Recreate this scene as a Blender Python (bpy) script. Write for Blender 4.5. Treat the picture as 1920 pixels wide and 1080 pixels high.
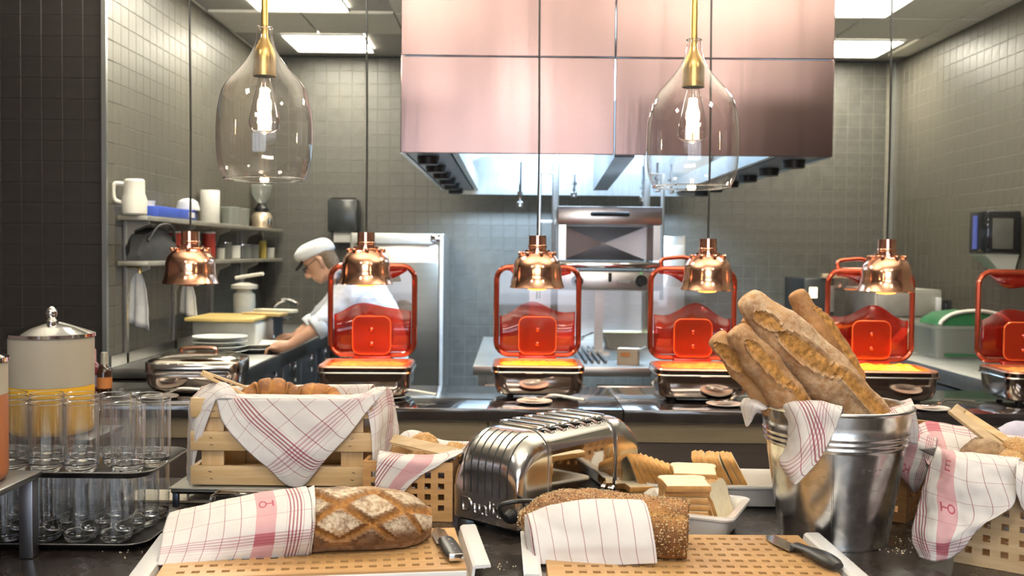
import bpy, bmesh, math, random
from mathutils import Vector, Matrix, noise, Euler
random.seed(7)
for o in list(bpy.data.objects): bpy.data.objects.remove(o)
S = bpy.context.scene; COL = S.collection
PI = math.pi; sin = math.sin; cos = math.cos
V = Vector
# ------------------------------------------------------------------ camera
F = 1867.0
CAMZ = 1.48
cam = bpy.data.cameras.new('camera'); camo = bpy.data.objects.new('camera', cam); COL.objects.link(camo)
cam.sensor_width = 36; cam.lens = 36*F/1920
CM = Matrix.Rotation(PI/2-math.atan(65/F), 3, 'X') @ Matrix.Rotation(0.010, 3, 'Z')
camo.matrix_world = Matrix.Translation((0,0,CAMZ)) @ CM.to_4x4()
cam.dof.use_dof = True; cam.dof.focus_distance = 2.05; cam.dof.aperture_fstop = 6.5
cam.clip_start = .05
S.camera = camo
# ------------------------------------------------------------------ world, lights, exposure
S.view_settings.view_transform = 'Standard'; S.view_settings.look = 'None'
S.view_settings.exposure = -0.06; S.view_settings.gamma = 1; S.view_settings.use_curve_mapping = False
W = bpy.data.worlds.new('world'); S.world = W; W.use_nodes = True
W.node_tree.nodes['Background'].inputs[0].default_value = (.9,.92,1,1)
W.node_tree.nodes['Background'].inputs[1].default_value = .12
try:
    S.cycles.use_denoising = True
    S.cycles.max_bounces = 20; S.cycles.diffuse_bounces = 3; S.cycles.glossy_bounces = 5
    S.cycles.transmission_bounces = 16; S.cycles.transparent_max_bounces = 40
    S.cycles.caustics_reflective = False; S.cycles.caustics_refractive = False
    S.cycles.sample_clamp_indirect = 6
except Exception: pass
def area(name, loc, to, w, h, e, col):
    l = bpy.data.lights.new(name, 'AREA'); l.shape = 'RECTANGLE'; l.size = w; l.size_y = h; l.energy = e; l.color = col
    o = bpy.data.objects.new(name, l); COL.objects.link(o); o.location = loc
    o.rotation_euler = (V(to)-V(loc)).to_track_quat('-Z', 'Y').to_euler(); return o
def spot(name, loc, to, e, col, ang=1.2, r=.04, blend=.6):
    l = bpy.data.lights.new(name, 'SPOT'); l.energy = e; l.color = col; l.spot_size = ang; l.spot_blend = blend; l.shadow_soft_size = r
    o = bpy.data.objects.new(name, l); COL.objects.link(o); o.location = loc
    o.rotation_euler = (V(to)-V(loc)).to_track_quat('-Z', 'Y').to_euler(); return o
CEIL = 3.0
# dining-room ceiling lights in front of the buffet, and daylight from the windows behind the camera
for x in (-1.5, 0.1, 1.7):
    area('dining_ceiling_lamp', (x, .75, CEIL-.06), (x, .95, 0), .35, .35, 11, (1,.91,.79))
area('dining_back_lamp', (0, -2.5, CEIL-.06), (0, -2.2, 0), 2.5, .6, 150, (1,.9,.78))
area('window_daylight', (-.3, -5.6, 1.7), (-.2, 2, 1.1), 4.2, 1.9, 88, (.72,.83,1))
area('hood_lamp', (.45, 5.7, 2.45), (.45, 7.6, .9), 1.3, .3, 300, (.58,.78,1))
for x, y in ((-.9, 3.0), (1.3, 3.0), (.3, .2)):  # unseen upward fill lights added to brighten the ceiling
    area('ceiling_fill_light', (x, y, 2.25), (x, y+.25, 3), 1.1, .3, 95, (1,.93,.8)).data.spread = 2.6
# ------------------------------------------------------------------ pixel helpers (1920x1080 frame)
CP = V((0,0,CAMZ))
def ray(px, py): return CM @ V(((px-960)/F, -(py-540)/F, -1))
def P(px, py, Y):
    d = ray(px, py); return CP + d*(Y/d.y)
def G(px, py, z):
    d = ray(px, py); return CP + d*((z-CAMZ)/d.z)
def proj(p):
    d = CM.transposed() @ (V(p)-CP)
    return 960+F*d.x/-d.z, 540-F*d.y/-d.z
# ------------------------------------------------------------------ materials
def nn(t, k, **kw):
    n = t.nodes.new(k)
    for a, b in kw.items(): setattr(n, a, b)
    return n
def val(t, sock, v):
    if hasattr(v, 'links'): t.links.new(v, sock)
    else: sock.default_value = v
def mth(t, op, a, b=None, c=None):
    n = nn(t, 'ShaderNodeMath', operation=op); val(t, n.inputs[0], a)
    if b is not None: val(t, n.inputs[1], b)
    if c is not None: val(t, n.inputs[2], c)
    return n.outputs[0]
def mixc(t, f, a, b, bl='MIX'):
    n = nn(t, 'ShaderNodeMix', data_type='RGBA', blend_type=bl); val(t, n.inputs[0], f)
    for s, v in ((n.inputs[6], a), (n.inputs[7], b)):
        if isinstance(v, tuple): v = tuple(v[:3])+(1,)
        val(t, s, v)
    return n.outputs[2]
def base(name):
    m = bpy.data.materials.new(name); m.use_nodes = True; t = m.node_tree
    return m, t, t.nodes['Principled BSDF']
def coords(t, sc=(1,1,1), kind='Object'):
    tc = nn(t, 'ShaderNodeTexCoord'); mp = nn(t, 'ShaderNodeMapping'); mp.inputs['Scale'].default_value = sc
    t.links.new(tc.outputs[kind], mp.inputs[0]); return mp.outputs[0]
def noi(t, vec, scale, detail=3, rough=.55):
    n = nn(t, 'ShaderNodeTexNoise'); n.inputs['Scale'].default_value = scale; n.inputs['Detail'].default_value = detail
    n.inputs['Roughness'].default_value = rough; t.links.new(vec, n.inputs['Vector']); return n.outputs[0]
def bump(t, b, h, s, d=.002):
    n = nn(t, 'ShaderNodeBump'); n.inputs['Strength'].default_value = s; n.inputs['Distance'].default_value = d
    t.links.new(h, n.inputs['Height']); t.links.new(n.outputs[0], b.inputs['Normal'])
def ramp(t, f, a, b, lo=0., hi=1.):
    n = nn(t, 'ShaderNodeMapRange'); n.interpolation_type = 'SMOOTHSTEP'
    val(t, n.inputs[0], f); n.inputs[1].default_value = lo; n.inputs[2].default_value = hi
    return mixc(t, n.outputs[0], a, b)
def rng(t, f, lo, hi, a=0., b=1.):
    n = nn(t, 'ShaderNodeMapRange'); val(t, n.inputs[0], f)
    n.inputs[1].default_value = lo; n.inputs[2].default_value = hi; n.inputs[3].default_value = a; n.inputs[4].default_value = b
    return n.outputs[0]
def M(name, col, rough=.5, metal=0., var=.1, scale=9., bmp=0., bscale=60., sc=(1,1,1), trans=0., ior=1.45, coat=0., emit=0., aniso=0., sss=0., rvar=0.):
    m, t, b = base(name)
    v = coords(t, sc); n = noi(t, v, scale)
    a = tuple(max(0, c*(1-var)) for c in col); d = tuple(min(1, c*(1+var)) for c in col)
    c = ramp(t, n, a, d, .3, .7); t.links.new(c, b.inputs['Base Color'])
    b.inputs['Roughness'].default_value = rough; b.inputs['Metallic'].default_value = metal
    if rvar: t.links.new(rng(t, n, .3, .7, rough-rvar, rough+rvar), b.inputs['Roughness'])
    b.inputs['Transmission Weight'].default_value = trans; b.inputs['IOR'].default_value = ior
    b.inputs['Coat Weight'].default_value = coat
    if bmp: bump(t, b, noi(t, v, bscale, 4), bmp)
    if emit:
        t.links.new(c, b.inputs['Emission Color']); b.inputs['Emission Strength'].default_value = emit
    if aniso:
        b.inputs['Anisotropic'].default_value = aniso; b.inputs['Anisotropic Rotation'].default_value = .25
        tg = nn(t, 'ShaderNodeTangent', direction_type='RADIAL', axis='Z'); t.links.new(tg.outputs[0], b.inputs['Tangent'])
    if sss:
        b.inputs['Subsurface Weight'].default_value = sss; b.inputs['Subsurface Scale'].default_value = .02
        b.inputs['Subsurface Radius'].default_value = (1,.6,.3)
    return m
def thin(name, tint, rough=.02, refl=.3, body=0., bcol=None, powr=4.):
    # thin-walled glass: tinted see-through with a fresnel gloss, and some body colour where cloudy
    m, t, b = base(name); t.nodes.remove(b); out = t.nodes['Material Output']
    tr = nn(t, 'ShaderNodeBsdfTransparent'); tr.inputs[0].default_value = tint+(1,)
    gl = nn(t, 'ShaderNodeBsdfGlossy'); gl.inputs[1].default_value = rough
    n = noi(t, coords(t), 6.); t.links.new(ramp(t, n, (.9,.9,.9), (1,1,1)), gl.inputs[0])
    lw = nn(t, 'ShaderNodeLayerWeight'); lw.inputs[0].default_value = .5
    fr = mth(t, 'MULTIPLY_ADD', mth(t, 'POWER', lw.outputs['Facing'], powr), .9, refl)
    mx = nn(t, 'ShaderNodeMixShader'); t.links.new(fr, mx.inputs[0])
    t.links.new(tr.outputs[0], mx.inputs[1]); t.links.new(gl.outputs[0], mx.inputs[2]); last = mx.outputs[0]
    if body:
        df = nn(t, 'ShaderNodeBsdfDiffuse'); df.inputs[0].default_value = (bcol or tint)+(1,)
        tl = nn(t, 'ShaderNodeBsdfTranslucent'); tl.inputs[0].default_value = (bcol or tint)+(1,)
        a = nn(t, 'ShaderNodeMixShader'); t.links.new(df.outputs[0], a.inputs[1]); t.links.new(tl.outputs[0], a.inputs[2])
        c = nn(t, 'ShaderNodeMixShader'); c.inputs[0].default_value = body
        t.links.new(last, c.inputs[1]); t.links.new(a.outputs[0], c.inputs[2]); last = c.outputs[0]
    t.links.new(last, out.inputs[0]); return m
def wood(name, c1, c2, sc=(3,40,40), rough=.5, bmp=.15):
    m, t, b = base(name); v = coords(t, sc)
    n = noi(t, v, 1.6, 5, .6); n2 = noi(t, v, .5, 2)
    c = ramp(t, n, c1, c2, .35, .65); c = mixc(t, rng(t, n2, .3, .7, 0, .35), c, tuple(x*.75 for x in c2))
    t.links.new(c, b.inputs['Base Color']); b.inputs['Roughness'].default_value = rough; bump(t, b, n, bmp, .001); return m
def textmesh(name, body, size, ext, mat, parent, M4):
    c = bpy.data.curves.new(name, 'FONT'); c.body = body; c.size = size; c.extrude = ext; c.align_x = 'CENTER'
    o = bpy.data.objects.new('tmp', c); COL.objects.link(o); dg = bpy.context.evaluated_depsgraph_get()
    me = bpy.data.meshes.new_from_object(o.evaluated_get(dg)); bpy.data.objects.remove(o); bpy.data.curves.remove(c)
    me.name = name; me.materials.clear(); me.materials.append(mat)
    o = bpy.data.objects.new(name, me); COL.objects.link(o); o.parent = parent; o.matrix_basis = M4; return o
def attr(t, n):
    a = nn(t, 'ShaderNodeAttribute', attribute_name=n); return a.outputs['Fac']
def bread(name, dark, light, cut, flour, fl=.6, bmp=.6, bs=130):
    m, t, b = base(name); v = coords(t)
    n1 = noi(t, v, 16, 5, .65); n2 = noi(t, v, 90, 4, .7)
    c = ramp(t, n1, dark, light, .3, .68)
    cc = ramp(t, n2, tuple(x*.55 for x in cut), tuple(min(1,x*1.25) for x in cut), .3, .7)
    c = mixc(t, attr(t, 'cut'), c, cc)
    f = mth(t, 'MULTIPLY', attr(t, 'flour'), rng(t, n2, .38, .58, .25, 1))
    f = mth(t, 'MULTIPLY', f, rng(t, n1, .25, .6, .3, fl)); c = mixc(t, f, c, flour)
    t.links.new(c, b.inputs['Base Color']); b.inputs['Roughness'].default_value = .7
    bump(t, b, noi(t, v, bs, 5, .7), bmp, .003); return m

def cloth_mat(name, wideband=True, cross=1.):
    # white linen with woven red checks; UV in metres
    m, t, b = base(name)
    uv = nn(t, 'ShaderNodeUVMap'); sp = nn(t, 'ShaderNodeSeparateXYZ'); t.links.new(uv.outputs[0], sp.inputs[0])
    u, v = sp.outputs[0], sp.outputs[1]
    def line(x, per, w):      # 1 on a line of half width w every per
        f = mth(t, 'PINGPONG', x, per/2); return mth(t, 'LESS_THAN', f, w)
    def band(x, a, c): return mth(t, 'MULTIPLY', mth(t, 'GREATER_THAN', x, a), mth(t, 'LESS_THAN', x, c))
    mul = lambda a, c: mth(t, 'MULTIPLY', a, c)
    mx = lambda a, c: mth(t, 'MAXIMUM', a, c)
    bu = band(u, .045, .0735); bv = band(v, .045, .0735); wide = band(u, .092, .128) if wideband else band(u, 9., 9.1)
    free = mul(mth(t, 'SUBTRACT', 1., bu), mth(t, 'SUBTRACT', 1., wide))
    dark = mul(line(u, .031, .0006), free)
    light = mul(line(v, .036, .00045), mth(t, 'SUBTRACT', 1., bv))
    du = mul(bu, line(mth(t, 'SUBTRACT', u, .0445), .006, .0013))
    dv = mul(bv, line(mth(t, 'SUBTRACT', v, .0445), .007, .0018))
    hat = mul(wide, mth(t, 'ADD', .42, mul(.3, line(v, .0024, .0006))))
    sq = mul(wide, bv)
    # key emblem woven into the wide band
    def rect(a, c, d, e): return mul(band(u, a, c), band(v, d, e))
    vm = mth(t, 'SUBTRACT', v, .13); um = mth(t, 'SUBTRACT', u, .110); ur = mth(t, 'SUBTRACT', um, .006)
    def rect2(a, c, d, e): return mul(band(um, a, c), band(vm, d, e))
    rr = mth(t, 'SQRT', mth(t, 'ADD', mul(ur, ur), mul(vm, vm)))
    ring = band(rr, .0048, .0072)
    key = mx(ring, mx(rect2(-.013, -.001, -.0012, .0012), rect2(-.0135, -.0105, -.0065, .0065)))
    E = mx(rect2(-.007, -.0045, .055, .073), mx(rect2(-.007, .007, .055, .0575), mx(rect2(-.007, .005, .063, .065), rect2(-.007, .007, .0705, .073))))
    key = mx(key, E)
    n = noi(t, coords(t), 14.)
    c = ramp(t, n, (.66,.635,.625), (.73,.705,.695), .3, .7)
    c = mixc(t, mul(light, .62*cross), c, (.32,.09,.14)); c = mixc(t, hat, c, (.50,.10,.15))
    c = mixc(t, mul(dv, .55*cross), c, (.36,.10,.17)); c = mixc(t, mul(dark, .85), c, (.23,.03,.06)); c = mixc(t, mul(du, .85), c, (.25,.025,.06))
    c = mixc(t, mul(sq, .6), c, (.33,.02,.05)); c = mixc(t, mul(mul(key, wide), .85), c, (.35,.03,.07))
    t.links.new(c, b.inputs['Base Color']); b.inputs['Roughness'].default_value = .85
    w = noi(t, coords(t), 500., 2); bump(t, b, w, .25, .001)
    return m
# ------------------------------------------------------------------ mesh helpers
def obj(name, bm, mat, parent=None, smooth=True, ang=38, recalc=True):
    if recalc: bmesh.ops.recalc_face_normals(bm, faces=bm.faces)
    me = bpy.data.meshes.new(name); bm.to_mesh(me); bm.free()
    if mat: me.materials.append(mat)
    if smooth:
        me.polygons.foreach_set('use_smooth', [True]*len(me.polygons))
        try: me.set_sharp_from_angle(angle=math.radians(ang))
        except Exception: pass
    o = bpy.data.objects.new(name, me); COL.objects.link(o)
    if parent: o.parent = parent
    return o
def tag(o, label=None, cat=None, group=None, kind=None):
    if label: o['label'] = label
    if cat: o['category'] = cat
    if group: o['group'] = group
    if kind: o['kind'] = kind
    return o
def thing(name, label, cat, loc=(0,0,0), rz=0, group=None):
    o = bpy.data.objects.new(name, None); COL.objects.link(o); o.empty_display_size = .05
    o.location = loc; o.rotation_euler = (0,0,rz); return tag(o, label, cat, group)
def copy_tree(o, parent=None):
    c = o.copy(); COL.objects.link(c); c.parent = parent
    for ch in list(o.children): copy_tree(ch, c)
    return c
def struct(name, bm, mat, **k): return tag(obj(name, bm, mat, **k), kind='structure')
def B(): return bmesh.new()
def loft(bm, loops, closed=True, cap0=True, cap1=True):
    rows = [[bm.verts.new(p) for p in l] for l in loops]
    n = len(rows[0])
    for a, b in zip(rows, rows[1:]):
        for i in range(n if closed else n-1):
            j = (i+1) % n
            bm.faces.new((a[i], a[j], b[j], b[i]))
    if closed and cap0: bm.faces.new(list(reversed(rows[0])))
    if closed and cap1: bm.faces.new(rows[-1])
    return rows
def box(bm, c, s, bev=0., rz=0., rot=None, seg=2):
    g = bmesh.ops.create_cube(bm, size=1)
    R = rot if rot is not None else Matrix.Rotation(rz, 3, 'Z')
    for v in g['verts']: v.co = V((v.co.x*s[0], v.co.y*s[1], v.co.z*s[2]))
    if bev:
        es = list({e for v in g['verts'] for e in v.link_edges})
        r = bmesh.ops.bevel(bm, geom=es, offset=bev, segments=seg, affect='EDGES', profile=.5)
        vs = {v for f in r['faces'] for v in f.verts} | {v for v in g['verts'] if v.is_valid}
    else: vs = g['verts']
    for v in vs: v.co = R @ v.co + V(c)
def bx(name, c, s, mat, parent=None, bev=0., **k):
    bm = B(); box(bm, c, s, bev, **k); return obj(name, bm, mat, parent)
def lathe(bm, prof, c=(0,0,0), seg=32, cap0=True, cap1=True):
    c = V(c)
    loft(bm, [[c+V((r*cos(2*PI*i/seg), r*sin(2*PI*i/seg), z)) for i in range(seg)] for r, z in prof], True, cap0, cap1)
def cr(p, t):   # Catmull-Rom through list p, t in 0..1
    n = len(p)-1
    if n < 1: return p[0]
    x = min(max(t, 0), 1)*n; i = min(int(x), n-1); f = x-i
    g = lambda k: p[k] if 0 <= k <= n else (2*p[0]-p[1] if k < 0 else 2*p[n]-p[n-1])
    a, b, c, d = g(i-1), g(i), g(i+1), g(i+2)
    return .5*(2*b+(c-a)*f+(2*a-5*b+4*c-d)*f*f+(3*b-a-3*c+d)*f*f*f)
def frames(pts):
    out = []; up = V((0,0,1))
    for i, p in enumerate(pts):
        t = (pts[min(i+1, len(pts)-1)]-pts[max(i-1, 0)]).normalized()
        s = t.cross(up)
        if s.length < .05: s = t.cross(V((0,1,0)))
        s.normalize(); n = s.cross(t).normalized(); up = n; out.append((p, t, s, n))
    return out
def tube(bm, pts, r, seg=8, n=0, cap=True, closed=False):
    pts = [V(p) for p in pts]
    if n: pts = [cr(pts, i/n) for i in range(n+1)]
    rr = r if callable(r) else (lambda s: r)
    N = len(pts)-1; loops = []
    for i, (p, t, s, u) in enumerate(frames(pts)):
        q = rr(i/max(N, 1)); loops.append([p+(s*cos(2*PI*k/seg)+u*sin(2*PI*k/seg))*q for k in range(seg)])
    loft(bm, loops, True, cap, cap)
def ringtube(bm, pts, r, seg=8):    # closed tube through pts (planar loop)
    n = len(pts); ctr = sum((V(p) for p in pts), V())/n; loops = []
    for i in range(n):
        p = V(pts[i]); t = (V(pts[(i+1)%n])-V(pts[i-1])).normalized(); o = p-ctr; o -= t*o.dot(t); o.normalize(); w = t.cross(o)
        loops.append([bm.verts.new(p+(o*cos(2*PI*k/seg)+w*sin(2*PI*k/seg))*r) for k in range(seg)])
    for i in range(n):
        a, b = loops[i], loops[(i+1)%n]
        for k in range(seg):
            l = (k+1)%seg; bm.faces.new((a[k], a[l], b[l], b[k]))
def rrect(w, d, r, n=5, cx=0, cy=0):
    o = []; r = min(r, w/2-1e-4, d/2-1e-4)
    for q, (sx, sy) in enumerate(((1,1),(-1,1),(-1,-1),(1,-1))):
        for i in range(n+1):
            a = q*PI/2+i/n*PI/2
            o.append((cx+sx*(w/2-r)+r*cos(a), cy+sy*(d/2-r)+r*sin(a)))
    return o
def rloft(bm, st, n=5, cap0=True, cap1=True):     # st: (w,d,r,z)
    loft(bm, [[V((x,y,z)) for x, y in rrect(w,d,r,n)] for w,d,r,z in st], True, cap0, cap1)
def plate2d(bm, pts, th, mp=lambda x, y, z: V((x,y,z))):   # extruded outline
    loft(bm, [[mp(x,y,-th/2) for x,y in pts], [mp(x,y,th/2) for x,y in pts]])
def perforated(bm, w, d, th, nx, ny, hw, hd, mx, my, mp=lambda x,y,z: V((x,y,z))):
    # slab with an nx x ny grid of rectangular through holes; margins mx,my
    xs = [-w/2]; ys = [-d/2]
    px = (w-2*mx-hw)/(nx-1) if nx > 1 else 0; py = (d-2*my-hd)/(ny-1) if ny > 1 else 0
    for i in range(nx): xs += [-w/2+mx+i*px, -w/2+mx+i*px+hw]
    for j in range(ny): ys += [-d/2+my+j*py, -d/2+my+j*py+hd]
    xs.append(w/2); ys.append(d/2)
    vt = {}
    def vv(i, j, k):
        if (i,j,k) not in vt: vt[i,j,k] = bm.verts.new(mp(xs[i], ys[j], th/2 if k else -th/2))
        return vt[i,j,k]
    hole = lambda i, j: i % 2 == 1 and j % 2 == 1
    ok = lambda i, j: 0 <= i < len(xs)-1 and 0 <= j < len(ys)-1 and not hole(i, j)
    for i in range(len(xs)-1):
        for j in range(len(ys)-1):
            if not ok(i, j): continue
            bm.faces.new((vv(i,j,1), vv(i+1,j,1), vv(i+1,j+1,1), vv(i,j+1,1)))
            bm.faces.new((vv(i,j,0), vv(i,j+1,0), vv(i+1,j+1,0), vv(i+1,j,0)))
            for di, dj, a, b in ((-1,0,(i,j),(i,j+1)),(1,0,(i+1,j),(i+1,j+1)),(0,-1,(i,j),(i+1,j)),(0,1,(i,j+1),(i+1,j+1))):
                if not ok(i+di, j+dj):
                    bm.faces.new((vv(*a,0), vv(*b,0), vv(*b,1), vv(*a,1)))
def patch(bm, rows, uv, nu=28, nv=28, wr=.0015, org=V((0,0,0)), ws=22):
    # cloth through a grid of control points; uv = ((u,v) at 00, u-end, v-end) in metres
    L = bm.loops.layers.uv.verify(); g = []
    if not callable(uv):
        (u0, v0), (du1, du2), (dv1, dv2) = uv; uv = lambda a, b: (u0+du1*a+dv1*b, v0+du2*a+dv2*b)
    for j in range(nv+1):
        col = []
        ctr = [[V(p) for p in r] for r in rows]
        for i in range(nu+1):
            a = [cr(r, i/nu) for r in ctr]; col.append(cr(a, j/nv))
        g.append(col)
    vs = []
    for j in range(nv+1):
        rw = []
        for i in range(nu+1):
            a = g[j][min(i+1,nu)]-g[j][max(i-1,0)]; b = g[min(j+1,nv)][i]-g[max(j-1,0)][i]
            n = a.cross(b); n = n.normalized() if n.length > 1e-9 else V((0,0,1)); p = g[j][i]
            e = noise.noise(p*ws)*.6+noise.noise(p*ws*2.3+V((3,1,7)))*.4
            rw.append(bm.verts.new(p+n*e*wr*2-org))
        vs.append(rw)
    for j in range(nv):
        for i in range(nu):
            f = bm.faces.new((vs[j][i], vs[j][i+1], vs[j+1][i+1], vs[j+1][i]))
            for l, (a, b) in zip(f.loops, ((i,j),(i+1,j),(i+1,j+1),(i,j+1))):
                l[L].uv = uv(a/nu, b/nv)
def clothobj(name, bm, parent=None, th=.0014, mat=None):
    o = obj(name, bm, mat or CLOTH, parent, ang=180, recalc=False)
    md = o.modifiers.new('thickness', 'SOLIDIFY'); md.thickness = th; md.offset = 0
    return o
def loafmesh(bm, path, rad, segs=48, rings=80, flat=1., cuts=(), lump=.002, fl=lambda s, th: .6, score=None, bot=None):
    # bread body along a path; cuts = (s0, a0, s1, a1, half width m, rise m) slashes in (s, angle)
    lc = bm.verts.layers.float.new('cut'); lf = bm.verts.layers.float.new('flour')
    path = [V(p) for p in path]; pts = [cr(path, i/rings) for i in range(rings+1)]
    Ln = sum((a-b).length for a, b in zip(pts, pts[1:])); rows = []
    off = V((random.random()*20, 5, 3))
    for i, (p, t, s, u) in enumerate(frames(pts)):
        q = i/rings; r0 = rad(q); row = []
        for k in range(segs):
            th = 2*PI*k/segs; d = 0; cut = 0; flo = fl(q, th)
            for s0, a0, s1, a1, w, rise in cuts:
                x, y = q*Ln, ((th+PI) % (2*PI)-PI)*r0
                ax, ay, bx_, by = s0*Ln, a0*r0, s1*Ln, a1*r0
                e = V((bx_-ax, by-ay)); tt = max(0, min(1, ((x-ax)*e.x+(y-ay)*e.y)/max(e.length_squared, 1e-9)))
                dd = math.hypot(x-ax-e.x*tt, y-ay-e.y*tt); ww = w*(1-.75*abs(2*tt-1)**3)
                if dd < ww*1.5:
                    k2 = dd/ww
                    if k2 < 1:
                        cut = max(cut, min(1, (1-k2)*4)); d += rise*(.3-.9*(1-(2*k2-.6)**2 if k2 > .3 else .8)*.5) - rise*.6*max(0, 1-abs(k2-.85)/.15)
                    else: d += rise*.8*max(0, 1-(k2-1)/.5)
            if score:
                dd, cc, ff = score(q*Ln, ((th+PI) % (2*PI)-PI)*r0, q, th); d += dd; cut = max(cut, cc); flo = max(flo*(1-cc), ff)
            dirv = s*sin(th)+u*cos(th)*flat
            w0 = p+dirv*r0
            d += noise.noise(w0*35+off)*lump+noise.noise(w0*110+off)*lump*.4*(1+2*cut)
            w1 = w0+(s*sin(th)+u*cos(th))*d*min(1, r0/.015)
            if bot is not None and w1.z < bot: w1.z = bot+(w1.z-bot)*.06
            v = bm.verts.new(w1); v[lc] = cut; v[lf] = flo*(1-cut); row.append(v)
        rows.append(row)
    for a, b in zip(rows, rows[1:]):
        for k in range(segs):
            l = (k+1) % segs; bm.faces.new((a[k], a[l], b[l], b[k]))
    bm.faces.new(rows[0]); bm.faces.new(list(reversed(rows[-1])))
def drape(bm, hull, c0, c1, gap=.003):
    # keep a cloth outside the loaf it lies on
    from mathutils.bvhtree import BVHTree
    tr = BVHTree.FromBMesh(hull); ax = (c1-c0); L2 = ax.length_squared
    for v in bm.verts:
        s = max(.02, min(.98, (v.co-c0).dot(ax)/L2)); a = c0+ax*s; d = v.co-a; n = d.normalized()
        if n.z < -.55: continue
        h = tr.ray_cast(a, n)
        if h[0] is not None and d.length < h[3]+gap: v.co = a+n*(h[3]+gap)
    for _ in range(2): bmesh.ops.smooth_vert(bm, verts=bm.verts, factor=.4, use_axis_x=True, use_axis_y=True, use_axis_z=True)
    hull.free()
# ------------------------------------------------------------------ shared materials
STEEL = M('brushed_steel', (.62,.6,.57), .28, 1., .06, 4, sc=(1,1,40))
STEELW = M('worktop_steel', (.6,.6,.58), .33, 1., .06, 5)
CHROME = M('polished_chrome', (.78,.77,.76), .07, 1., .03, 3)
DCHROME = M('smoked_chrome', (.46,.38,.33), .1, 1., .06, 3)
COPPER = M('polished_copper', (.90,.50,.34), .13, 1., .05, 4)
BRASS = M('brushed_brass', (.66,.45,.16), .28, 1., .08, 6)
BLACK = M('black_plastic', (.016,.016,.017), .4, 0, .2, 9)
BLACKM = M('black_laminate', (.02,.018,.018), .32, 0, .25, 20)
DARKSTEEL = M('dark_steel', (.20,.21,.23), .35, 1., .08, 6)
WHITE = M('white_melamine', (.78,.78,.79), .28, 0, .03, 5)
CERAMIC = M('white_ceramic', (.74,.72,.68), .2, 0, .03, 5, coat=.3)
PINE = wood('pine_wood', (.72,.52,.29), (.60,.40,.19), (3,45,45))
PINEV = wood('pine_wood_upright', (.70,.50,.28), (.58,.38,.18), (45,45,3))
BEECH = wood('beech_wood', (.62,.37,.16), (.50,.27,.10), (4,40,40))
BEECHD = wood('oiled_beech', (.42,.22,.085), (.31,.15,.055), (4,40,40))
BEECHP = wood('pale_beech', (.60,.45,.28), (.48,.34,.19), (4,40,40))
GLASS = M('clear_glass', (.97,.985,1), .0, 0, .01, 3, trans=1., ior=1.5)
TGLASS = thin('thin_clear_glass', (.965,.975,.985), .01, .085, powr=2.2)
CLOTH = cloth_mat('checked_linen'); CLOTH2 = cloth_mat('plain_checked_linen', False); CLOTH3 = cloth_mat('striped_linen', False, 0.)
WHITEP = M('white_plastic', (.75,.73,.66), .4, 0, .04, 8)
WHITEC = M('white_cotton', (.72,.73,.74), .85, 0, .05, 25, bmp=.2)
CLEARP = thin('clear_plastic', (.80,.82,.8), .15, .07, .3, (.7,.72,.68))
# ================================================================== the room
XL, XR, YB, YL = -1.97, 2.99, 7.88, 4.82
TILE = M('grey_wall_tile', (.096,.088,.070), .42, 0, .12, 14, rvar=.06)
TILEB = M('blue_grey_wall_tile', (.088,.085,.074), .42, 0, .12, 14, rvar=.06)
TILED = M('shaded_wall_tile', (.022,.019,.017), .42, 0, .12, 14)  # shadow on the camera-facing left wall put into the tile colour
GROUT = M('wall_grout', (.20,.185,.15), .8, 0, .1, 30)
GROUTD = M('shaded_wall_grout', (.032,.028,.025), .8, 0, .1, 30)  # grout darkened for the same wall shadow
FLOORM = M('floor_vinyl', (.42,.40,.36), .45, 0, .15, 12)
bm = B(); box(bm, (0,.5,-.05), (13,16,.1)); struct('floor', bm, FLOORM)
CEILM = M('ceiling_board', (.80,.77,.68), .85, 0, .04, 40, bmp=.1, bscale=300)
CEILG = M('ceiling_grid', (.42,.41,.38), .6, 0, .05, 20)
bm = B(); box(bm, (0,.5,CEIL+.06), (13,16,.08)); ceil = struct('ceiling', bm, CEILG)
LIGHTS = [(-1.35,7.32), (-1.33,6.05), (2.05,6.05), (2.45,7.32), (-1.33,4.6), (2.05,4.6)]
bm = B(); box(bm, (0,0,0), (.588,.588,.02), .003, seg=1); tproto = None
for i in range(-6, 8):
    for j in range(-2, 11):
        x, y = .13+.6*i, 7.32-.6*j+.0
        if any(abs(x-a) < .45 and abs(y-b) < .45 for a, b in LIGHTS): continue
        if y > YB-.1 or x < -3.6 or x > 4: continue
        if tproto is None: tproto = obj('ceiling_tile', bm, CEILM, ceil); o = tproto
        else: o = tproto.copy(); COL.objects.link(o)
        o.location = (x, y, CEIL+.012)
LPANEL = M('lit_diffuser', (1,.93,.76), .5, 0, .01, 3, emit=42.)
where = {0:'square lit ceiling panel at the back above the shelf corner', 1:'square lit ceiling panel cut by the top edge, above the left shelves',
 2:'lit ceiling panel cut by the top edge, right of the hood', 3:'lit ceiling panel right of the hood nearest the back wall corner',
 4:'lit ceiling panel out of view above the left tiled wall', 5:'lit ceiling panel out of view above the right tiled wall'}
for k, (x, y) in enumerate(LIGHTS):
    t = thing('ceiling_light', where[k], 'light', (x, y, CEIL), 0, 'square ceiling panel lights')
    bm = B(); ringtube(bm, [(a,b,.0) for a, b in ((-.285,-.285),(.285,-.285),(.285,.285),(-.285,.285))], .012, 4); obj('frame', bm, WHITE, t)
    bm = B(); box(bm, (0,0,.004), (.55,.55,.012)); obj('diffuser', bm, LPANEL, t)
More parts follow.
